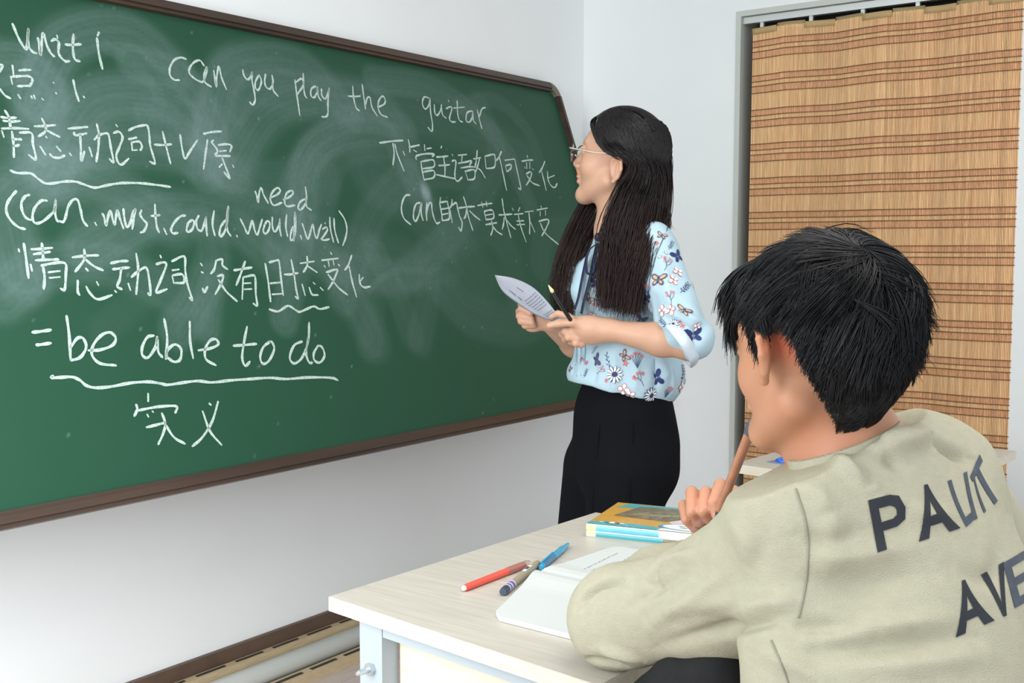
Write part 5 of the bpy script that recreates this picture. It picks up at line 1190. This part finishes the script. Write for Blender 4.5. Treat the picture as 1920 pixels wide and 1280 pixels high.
bm = bmesh.new(); lathe(bm, pa, pa+(pb_-pa)*.19, [(0, .0006), (.2, .0018), (.75, .0046), (1, .0040)], 14); bmobj('tip', bm, m_cream, pe, smooth=True)
bm = bmesh.new(); lathe(bm, pa+(pb_-pa)*.19, pb_, [(0, .0042), (.5, .0050), (1, .0050)], 14); bmobj('barrel', bm, m_bp, pe)
# ---------------------------------------------------------------- the seated boy
bc, BB_ = headframe(at(1534, 656, 1.20), camdir(-math.sin(math.radians(42)), math.cos(math.radians(42))), math.radians(-4), 0.0); bs = .93
boy = empty('person', (HIP[0], HIP[1], 0.0), 'seated black-haired boy in beige shirt with dark lettering, seen from behind, pen at his chin', 'person')
K = Solid(); g2 = add_head(K, bc, BB_, bs, ear_y=.014, ear_out=.5, jaw=1.0)
neckb = at(1612, 925, 1.20)
K.cone(at(1572, 740, 1.20), at(1596, 880, 1.195), .047, .050, .03)
K.cone(at(1540, 780, 1.23), at(1570, 880, 1.225), .036, .040, .03)
chest = at(1690, 1060, 1.23); belly = at(1700, 1300, 1.12)
K.slab(neckb+BFC*.0, chest, BRC, (.10, .06), (.13, .08), .05)
sL = at(1512, 1010, 1.15); eL = at(1158, 1157, 1.37); wL = at(1336, 1032, 1.56)
K.cone(sL, eL, .045, .036, .02); K.cone(eL, wL, .034, .0255, .02)
# hand round the pen
H = at
hb = unit(H(1345, 950, 1.575)-wL)
K.cone(wL, H(1340, 975, 1.57), .0245, .027, .02)
K.cone(H(1362, 965, 1.565), H(1318, 975, 1.565), .020, .018, .02)
K.cone(H(1340, 985, 1.535), H(1316, 988, 1.535), .018, .014, .015)
finger(K, [H(1376, 945, 1.570), H(1351, 909, 1.525), H(1339, 942, 1.487), H(1345, 966, 1.482)], .0098, .0080, .0015)
finger(K, [H(1352, 948, 1.58), H(1324, 924, 1.53), H(1320, 958, 1.492), H(1333, 976, 1.500)], .0098, .0082, .0015)
finger(K, [H(1330, 952, 1.59), H(1297, 923, 1.54), H(1298, 960, 1.500), H(1312, 979, 1.508)], .0096, .0078, .0015)
finger(K, [H(1312, 962, 1.59), H(1282, 947, 1.55), H(1287, 974, 1.515), H(1303, 990, 1.520)], .0084, .0068, .0015)
finger(K, [H(1368, 990, 1.555), H(1390, 960, 1.520), H(1384, 935, 1.495), H(1376, 921, 1.488)], .0140, .0090, .008)
V, F = K.mesh('body', 0.0021, relax=1)
nail = rgb(226, 178, 172); sk = rgb(192, 138, 106)
Cb = paint_skin(V, sk, [(g2(.080, -.006, .012), .026, rgb(208, 108, 76), .75), (g2(.075, -.03, -.01), .022, rgb(176, 84, 56), .6), (at(1318, 1000, 1.53), .04, rgb(232, 170, 160), .7), (at(1325, 950, 1.5), .05, rgb(222, 158, 134), .5),
    (at(1344, 967, 1.474), .0052, nail, .95), (at(1336, 978, 1.492), .0045, nail, .9), (at(1312, 978, 1.498), .0055, nail, .9), (at(1303, 989, 1.512), .0048, nail, .9), (at(1540, 850, 1.15), .06, rgb(196, 132, 102), .6), (g2(.045, .05, -.085), .0018, rgb(110, 74, 56), .9)])
me = fastmesh('body', V, F); setcol(me, Cb); mobj('body', me, m_skin, boy)
for k in (-1, 1):
    bm = bmesh.new(); bmesh.ops.create_uvsphere(bm, u_segments=16, v_segments=10, radius=.0118, matrix=Matrix.Translation(Vector(g2(k*.031, .0725, .005)))); ey = bmobj('eye', bm, m_eye, boy, smooth=True)
    bm = bmesh.new(); bmesh.ops.create_uvsphere(bm, u_segments=12, v_segments=8, radius=.006, matrix=Matrix.Translation(Vector(g2(k*.031, .0785, .005)))); bmobj('iris', bm, m_iris, ey, smooth=True)

# shirt
m_sh = mat('linen', rgb(184, 180, 158), .9, spec=.15, var=.07, vscale=70, bump=.6, bscale=420, stretch=(1, 1, 1.8))
Q = Solid()
tr_n = at(1640, 905, 1.21)
Q.cone(at(1592, 835, 1.20), at(1622, 905, 1.20), .060, .072, .04)
Q.slab(at(1625, 905, 1.20), at(1665, 985, 1.215), BRC, (.105, .062), (.165, .088), .05)
Q.slab(at(1665, 985, 1.215), at(1690, 1120, 1.19), BRC, (.168, .092), (.162, .112), .05)
Q.slab(at(1690, 1120, 1.19), at(1700, 1320, 1.13), BRC, (.158, .112), (.158, .112), .05)
Q.slab(at(1700, 1320, 1.13), np.array([HIP[0], HIP[1], .50]), BRC, (.158, .112), (.185, .135), .05)
Q.cone(at(1572, 910, 1.185), at(1496, 962, 1.15), .058, .066, .05)      # shoulder slopes
Q.cone(at(1715, 905, 1.27), at(1792, 958, 1.345), .070, .066, .05)
Q.cone(at(1640, 870, 1.235), at(1715, 880, 1.275), .052, .060, .04)
Q.cone(sL+CU*.006, at(1345, 1122, 1.25), .078, .067, .03); Q.cone(at(1345, 1122, 1.25), eL, .067, .060, .03)
Q.cone(eL, at(1245, 1100, 1.47), .060, .052, .02); Q.cone(at(1245, 1100, 1.47), at(1318, 1055, 1.54), .052, .038, .02)
sR = at(1818, 1025, 1.36); eR = at(2030, 1210, 1.42)
Q.cone(sR, eR, .066, .055, .04); Q.cone(eR, eR+BFC*.2+np.array([0, 0, .0]), .055, .042, .02)
Q.cone(at(1486, 1205, 1.10), at(1494, 1330, 1.08), .05, .05, .05)
Q.cut(at(1585, 838, 1.2), camdir(-.36, .10, .93))
Q.cut(np.array([0, 0, .46]), -CU)
BENT = np.array(at(1700, 1100, 1.1))
def boyfold(P, D):
    q = P*34.0
    a = np.sin(q[:, 2]*1.1+.9*np.sin(q[:, 0]*.55+q[:, 1]*.4)+q[:, 0]*.35)*np.sin(q[:, 0]*.45-q[:, 2]*.28+.8)
    b = np.sin(P[:, 0]*95+P[:, 2]*60+2*np.sin(P[:, 1]*30))*np.sin(P[:, 2]*70-P[:, 1]*50)
    return D+(a*.0014+b*.0006).astype(np.float32)
SV, SF = Q.mesh('shirt', .0034, post=boyfold, relax=2)
SV = wrinkle(SV, SF, [([(1564, 850), (1608, 885), (1651, 925)], .010, .005), ([(1610, 868), (1626, 895), (1636, 920)], .008, -.004), ([(1654, 850), (1672, 862), (1690, 875)], .008, -.004), ([(1742, 815), (1704, 832), (1650, 838)], .012, .008), ([(1748, 822), (1783, 842), (1815, 852)], .010, -.008),
    ([(1500, 905), (1540, 925), (1560, 960)], .012, .003), ([(1372, 970), (1402, 1016), (1398, 1060)], .014, .003), ([(1425, 960), (1434, 1025), (1421, 1070)], .012, -.002), 
    ([(1214, 1172), (1290, 1120), (1361, 1075)], .009, .0035), ([(1177, 1135), (1250, 1090), (1315, 1052)], .008, -.003), ([(1260, 1140), (1340, 1125), (1430, 1115)], .011, .0035), ([(1230, 1210), (1330, 1180), (1440, 1150)], .009, -.003),
    ([(1081, 1135), (1105, 1108), (1132, 1092), (1164, 1088)], .006, -.006), ([(1240, 1052), (1222, 1075), (1232, 1100)], .008, -.005), ([(1100, 1236), (1132, 1240), (1168, 1248)], .007, -.006), ([(1120, 1215), (1160, 1222), (1210, 1238)], .009, .004),
    ([(1480, 1168), (1540, 1172), (1636, 1176)], .009, -.004), ([(1470, 1160), (1410, 1175), (1320, 1196)], .008, -.004), ([(1500, 1130), (1440, 1140), (1380, 1165)], .010, .004), ([(1526, 1048), (1627, 1034), (1728, 1016)], .011, .003), ([(1520, 1085), (1620, 1090), (1740, 1070)], .012, -.003),
    ([(1522, 1190), (1650, 1172), (1774, 1153)], .010, .004), ([(1535, 1215), (1680, 1205), (1820, 1190)], .010, -.0035), ([(1560, 1250), (1700, 1240), (1850, 1220)], .012, .0035), ([(1500, 1000), (1560, 1010), (1610, 990)], .010, -.003), ([(1560, 960), (1570, 1010), (1560, 1060)], .014, .003),
    ([(1700, 940), (1740, 960), (1790, 960)], .012, .003), ([(1880, 1040), (1860, 1090), (1790, 1070)], .012, -.003), ([(1450, 1225), (1480, 1240), (1540, 1275)], .009, .004), ([(1300, 1040), (1262, 1052), (1244, 1070)], .008, .004)], 2.1)
shirt = mobj('shirt', fastmesh('shirt', SV, SF), m_sh, boy)
st = bvh(SV, SF)
# collar band standing round the neck
cen = at(1585, 842, 1.20); cn = unit(camdir(-.36, .10, .93)); cu_, cv2 = frame_of(cn); V = []; n = 72
prof = [(1.04, -.014), (1.06, -.002), (1.035, .008), (1.00, .011), (.97, .007), (.965, -.004), (.985, -.014)]
ca = unit(BRC-cn*(BRC@cn)); cb2 = np.cross(cn, ca)
for r, z in prof:
    for i in range(n):
        q = 2*math.pi*i/n; V.append(cen+ca*(.064*r*math.cos(q)+.002)+cb2*(.060*r*math.sin(q))+cn*z)
F_ = [(j*n+i, j*n+(i+1) % n, ((j+1) % 7)*n+(i+1) % n, ((j+1) % 7)*n+i) for j in range(7) for i in range(n)]
band = mobj('collar', fastmesh('collar', V, np.array(F_)), m_sh, shirt)
# cuff at the wrist
ws = at(1318, 1053, 1.545); wd = unit(wL-at(1245, 1100, 1.47)); u_, v_ = frame_of(wd); V = []; n = 48
for t, r in [(-.03, .040), (.0, .041), (.012, .0385), (.013, .035), (.0, .034), (-.03, .033)]:
    for i in range(n):
        q = 2*math.pi*i/n; V.append(ws+wd*t+(u_*math.cos(q)+v_*math.sin(q))*r*(1+.03*math.sin(5*q)))
F_ = [(j*n+i, j*n+(i+1) % n, ((j+1) % 6)*n+(i+1) % n, ((j+1) % 6)*n+i) for j in range(6) for i in range(n)]
mobj('cuff', fastmesh('cuff', V, np.array(F_)), m_sh, shirt)
m_st = mat('seam_shade', rgb(150, 148, 130), .9)
for nm_, px_ in (('armhole_seam', [(1492, 916), (1499, 938), (1510, 975), (1515, 1020), (1514, 1065), (1508, 1110), (1497, 1158)]), ('side_seam', [(1446, 1200), (1458, 1228), (1470, 1255), (1478, 1279)])):
    P = on_cloth(catmull(px_, 5), .0006, st)
    if len(P) > 2: tube_obj(nm_, P, .0011, m_st, shirt, 6, 2)

# printed letters: outlines laid on the cloth, each letter drawn between its four photo corners
m_let = mat('lettering_navy', rgb(36, 40, 48), .75, var=.1, vscale=80); m_letf = mat('lettering_worn', rgb(76, 84, 96), .8, var=.3, vscale=90)
GL = {
 'P': [[(0, 0), (.26, 0), (.26, 1), (0, 1)], [(.26, 1), (.26, .80), (.60, .80), (.66, 1)], [(.66, 1), (.60, .80), (.74, .73), (.92, .93)], [(.92, .93), (.74, .73), (.76, .66), (1.02, .68)], [(1.02, .68), (.76, .66), (.73, .58), (.93, .45)],
       [(.93, .45), (.73, .58), (.60, .53), (.66, .36)], [(.66, .36), (.60, .53), (.26, .53), (.26, .36)]],
 'A': [[(0, 0), (.25, 0), (.60, 1), (.38, 1)], [(.40, 1), (.62, 1), (1, 0), (.74, 0)], [(.22, .22), (.80, .22), (.74, .40), (.28, .40)]],
 'L': [[(0, 0), (.30, 0), (.30, 1), (0, 1)], [(.30, 0), (1, 0), (1, .16), (.30, .16)]],
 'I': [[(0, 0), (1, 0), (1, 1), (0, 1)]],
 'T': [[(0, .84), (1, .84), (1, 1), (0, 1)], [(.36, 0), (.64, 0), (.64, .84), (.36, .84)]],
 'V': [[(0, 1), (.25, 1), (.60, 0), (.40, 0)], [(.60, 0), (.42, 0), (.76, 1), (1, 1)]],
 'E': [[(0, 0), (.3, 0), (.3, 1), (0, 1)], [(.3, 0), (1, 0), (1, .17), (.3, .17)], [(.3, .42), (.92, .42), (.92, .59), (.3, .59)], [(.3, .83), (1, .83), (1, 1), (.3, 1)]]}
def letter(ch_, quad, m, bend=0.0):
    """quad: photo pixels of bottom-left, bottom-right, top-right, top-left; only used to find where on the cloth the print lies"""
    q = np.array(quad, float); V = []; F = []
    for poly in GL[ch_]:
        a, b, c, d = [np.array(p) for p in poly]; n_ = 10; k = len(V)
        for i in range(n_+1):
            for j in range(n_+1):
                s_, t_ = i/n_, j/n_; p = (a*(1-s_)+b*s_)*(1-t_)+(d*(1-s_)+c*s_)*t_
                P = (q[0]*(1-p[0])+q[1]*p[0])*(1-p[1])+(q[3]*(1-p[0])+q[2]*p[0])*p[1]; P = P+np.array([bend*math.sin(p[1]*math.pi), 0])
                r0 = ray(*P); hh = st.ray_cast(Vector(CAM), Vector(r0/np.linalg.norm(r0)))
                V.append(None if hh[0] is None else np.array(hh[0])+np.array(hh[1])*.0009)
        for i in range(n_):
            for j in range(n_):
                f = (k+i*(n_+1)+j, k+(i+1)*(n_+1)+j, k+(i+1)*(n_+1)+j+1, k+i*(n_+1)+j+1)
                if all(V[v] is not None for v in f) and max(np.linalg.norm(V[f[0]]-V[f[2]]), np.linalg.norm(V[f[1]]-V[f[3]])) < .03: F.append(f)
    if not F: return
    V = np.array([v if v is not None else np.array(SV[0]) for v in V]); use = np.unique(np.array(F)); mp_ = -np.ones(len(V), int); mp_[use] = np.arange(len(use))
    mobj('printed_letter', fastmesh('printed_letter', V[use], mp_[np.array(F)]), m, shirt)
letter('P', [(1645, 1036), (1712, 1012), (1688, 922), (1627, 938)], m_let)
letter('A', [(1722, 1016), (1800, 990), (1748, 905), (1722, 912)], m_let)
letter('L', [(1811, 988), (1828, 972), (1798, 893), (1776, 902)], m_letf, -3)
letter('I', [(1826, 975), (1832, 972), (1812, 884), (1806, 887)], m_letf, -2)
letter('I', [(1844, 962), (1848, 958), (1826, 893), (1824, 895)], m_letf, -2)
letter('T', [(1856, 956), (1877, 929), (1836, 852), (1818, 894)], m_letf, -2)
letter('A', [(1791, 1195), (1864, 1163), (1818, 1083), (1793, 1093)], m_let)
letter('V', [(1868, 1160), (1899, 1150), (1882, 1053), (1838, 1077)], m_let)
letter('E', [(1902, 1140), (1945, 1115), (1920, 1032), (1880, 1056)], m_letf)
# woven label inside the neck
P = on_cloth([(1690, 800), (1715, 800)], .001, st)
bm = bmesh.new(); lp = at(1716, 812, 1.262); bbox(bm, lp, (.024, .010, .0012), np.stack([unit(CR-CU*.12), unit(CU+CF*.9), unit(np.cross(unit(CR-CU*.12), unit(CU+CF*.9)))], 1)); lab = bmobj('neck_label', bm, mat('label_green', rgb(150, 176, 150), .7, col2=rgb(206, 120, 116), vscale=160), shirt)

# trousers, thighs forward under the desk edge
m_bt = mat('charcoal_denim', rgb(20, 20, 23), .85, var=.4, vscale=140, bump=.3, bscale=300)
Z = Solid(); hp_ = np.array([HIP[0], HIP[1], .53])
for k in (-1, 1):
    a = hp_+BRC*k*.085; kn = a+np.array([-.86, .51, 0])*.40+CU*.015; an_ = np.array([kn[0], kn[1], .10])-BFC*.02
    Z.cone(a, kn, .088, .066, .03); Z.cone(kn, an_, .066, .055, .02)
Z.slab(hp_+CU*.06, hp_+CU*.032, BRC, (.16, .112), (.165, .116), .04)
Z.cut(np.array([0, 0, .445]) if False else np.array([0, 0, .07]), -CU)
# bunched cloth seen under the sleeve
Z.cone(at(1300, 1272, 1.26), at(1352, 1262, 1.22), .034, .036, .03); Z.cone(at(1300, 1275, 1.26), at(1215, 1320, 1.30), .034, .030, .03)
zv, zf = Z.mesh('trousers', .005, post=lambda P, D: shirt_folds(P, D, .003, 50.0, 3), relax=2)
mobj('trousers', fastmesh('trousers', zv, zf), m_bt, boy)
for k in (-1, 1):
    kn = hp_+BRC*k*.085+np.array([-.86, .51, 0])*.38; b0 = np.array([kn[0], kn[1], .035]); s_ = Solid(); s_.cone(b0-BFC*.05, b0+BFC*.07, .038, .034, .03); s_.cone(b0+BFC*.07, b0+BFC*.16-CU*.01, .034, .024, .03); s_.cut(np.array([0, 0, .001]), -CU)
    v_, f_ = s_.mesh('shoe', .006); mobj('shoe', fastmesh('shoe', v_, f_), m_shoe, boy)

# short tousled hair
BC_ = np.array([0, -.014, .031])*bs
def brad(d):
    r_ = np.tile(np.array([.0755, .0915, .0855])*bs, (len(d), 1)); r_[:, 2] = np.where(d[:, 2] < 0, .128*bs, r_[:, 2]); return r_
def hairline(P):
    """height below which no hair grows, by direction round the head (0 = nape, 180 = forehead)"""
    az = np.degrees(np.arctan2(np.abs(P[:, 0]), -(P[:, 1]-BC_[1])))
    return np.interp(az, [0, 30, 50, 66, 76, 84, 92, 104, 110, 116, 126, 150, 180], [-.078, -.080, -.074, -.040, -.004, .026, .034, .028, -.006, .000, .034, .052, .060])
crown = unit([.10, -.50, .86]); NB = 17000; K_ = 9
cl = rng.normal(size=(420, 3)); cl /= np.linalg.norm(cl, axis=1, keepdims=True); clr = rng.normal(size=(420, 3))
d = rng.normal(size=(NB*3, 3)); d /= np.linalg.norm(d, axis=1, keepdims=True)
P0_ = BC_+d*brad(d); d = d[P0_[:, 2] > hairline(P0_)+.002][:NB]
dc = crown+rng.normal(size=(1500, 3))*.13; dc /= np.linalg.norm(dc, axis=1, keepdims=True); d = np.vstack([d, dc])
zz_ = d[:, 2]*1.0; low = np.clip((zz_+.62)/1.15, 0, 1)
ln = .015+.048*low**1.2; ln *= rng.uniform(.7, 1.15, len(d)); off0 = .0042+.008*np.clip(low*1.2, 0, 1)*rng.random(len(d))
cr_ = clr[np.argmax(d@cl.T, axis=1)]; jit = rng.normal(size=len(d))*.0035; noise_ = rng.normal(size=(K_, len(d), 3))*.06
def walk(ln):
    pos = d.copy(); out = []; ok = np.ones((len(d), K_), bool)
    for i in range(K_):
        t = i/(K_-1); lift = off0+(.002+.006*low)*math.sin(min(t*1.6, 1.57))*(.5+.5*np.abs(cr_[:, 0]))+np.clip(cr_[:, 1], -.2, 1.5)*t**2*.005*(zz_ > -.1)*(d[:, 1] < .2)
        L_ = BC_+pos*(brad(pos)+lift[:, None]); ok[:, i] = (BC_+pos*brad(pos))[:, 2] > hairline(BC_+pos*brad(pos))+jit-.001; out.append(bc+L_@BB_.T)
        flow = pos-crown; flow = flow-pos*(flow*pos).sum(1, keepdims=True); flow /= np.linalg.norm(flow, axis=1, keepdims=True)+1e-6
        grav = np.array([0, 0, -1.0])+pos*pos[:, 2:3]; v = flow*.8+grav*.6+np.cross(pos, flow)*.22+cr_*.40+noise_[i]
        v = v-pos*(v*pos).sum(1, keepdims=True); v /= np.linalg.norm(v, axis=1, keepdims=True)+1e-6
        pos = pos+v*(ln/.080/(K_-1))[:, None]; pos /= np.linalg.norm(pos, axis=1, keepdims=True)
    return np.stack(out, 1), ok
Sb, ok = walk(ln); fr = np.where(ok.all(1), 1.0, np.argmin(ok, axis=1)/(K_-1)); Sb, ok = walk(ln*np.maximum(fr, .16))
ex_s = []
# a fringe that hangs past the forehead on his left, and tufts at the back of the crown
def tuft_(p, n, spread):
    for _ in range(n):
        j = rng.normal(size=3)*spread; P = [at(*q)+j*(i*.5) for i, q in enumerate(p)]
        Q_ = catmull(P, 6); t = np.linspace(0, len(Q_)-1, K_); i = np.clip(t.astype(int), 0, len(Q_)-2); f = (t-i)[:, None]; ex_s.append(Q_[i]*(1-f)+Q_[i+1]*f)
tuft_([(1430, 480, 1.23), (1385, 510, 1.25), (1362, 548, 1.26), (1360, 580, 1.265)], 220, .0040)
tuft_([(1430, 490, 1.22), (1392, 530, 1.23), (1370, 575, 1.245), (1368, 606, 1.255)], 200, .0038)
tuft_([(1410, 530, 1.19), (1385, 570, 1.22), (1374, 610, 1.235), (1378, 650, 1.235)], 220, .0042)
tuft_([(1600, 490, 1.14), (1660, 500, 1.13), (1705, 530, 1.14), (1732, 585, 1.15)], 120, .0036)
tuft_([(1640, 520, 1.12), (1690, 545, 1.13), (1722, 580, 1.14), (1746, 612, 1.15)], 70, .0036)
tuft_([(1620, 470, 1.15), (1670, 480, 1.15), (1710, 510, 1.16), (1730, 548, 1.17)], 90, .0040)
tuft_([(1480, 470, 1.22), (1540, 448, 1.22), (1600, 446, 1.21), (1650, 478, 1.20)], 240, .0045)
tuft_([(1600, 560, 1.10), (1660, 600, 1.10), (1690, 650, 1.12), (1712, 690, 1.13)], 160, .0050)
Sb = np.concatenate([Sb, np.array(ex_s)]); nS = len(Sb)
Rb = np.tile(np.interp(np.linspace(0, 1, K_), [0, .5, 1], [.00075, .00070, .0002]), (nS, 1))
Tb = np.tile(np.array(rgb(20, 20, 23)), (nS, K_, 1))*rng.uniform(.6, 1.5, (nS, 1, 1))
co_v, co_f = shell(bc, BB_, BC_, lambda d: brad(d)+.003+.006*np.clip(d[:, 2:3]+.3, 0, 1)-.007*np.exp(-((d-crown)**2).sum(1, keepdims=True)/.12), lambda d: (BC_+d*brad(d))[:, 2] > hairline(BC_+d*brad(d))+.012, n=110); cc_ = np.tile(np.array(rgb(12, 12, 14)), (len(co_v), 1))
hair_object('hair', Sb, Rb, Tb, boy, 3, (co_v, co_f, cc_))

# his pen
pA, pB = at(1339, 981, 1.475), at(1413, 792, 1.385); pn2 = empty('wooden_pen', (pA+pB)/2-CU*.08, 'copper brown pen with a grey cap end held by the boy against his chin', 'pen')
m_cop = mat('copper_barrel', rgb(196, 136, 104), .35, var=.25, vscale=60, coat=.2); m_gc = mat('grey_cap', rgb(78, 90, 108), .4); m_dt = mat('dark_tip', rgb(66, 70, 74), .3)
L_ = pB-pA
for nm_, m_, t0, t1, r0, r1 in (('point', m_cop, 0, .02, .0006, .0012), ('tip', m_dt, .02, .14, .0014, .0050), ('barrel', m_cop, .14, .90, .0058, .0066), ('cap', m_gc, .90, 1.0, .0074, .0074)):
    bm = bmesh.new(); lathe(bm, pA+L_*t0, pA+L_*t1, [(0, r0), (1, r1)], 18); bmobj(nm_, bm, m_, pn2, smooth=False)
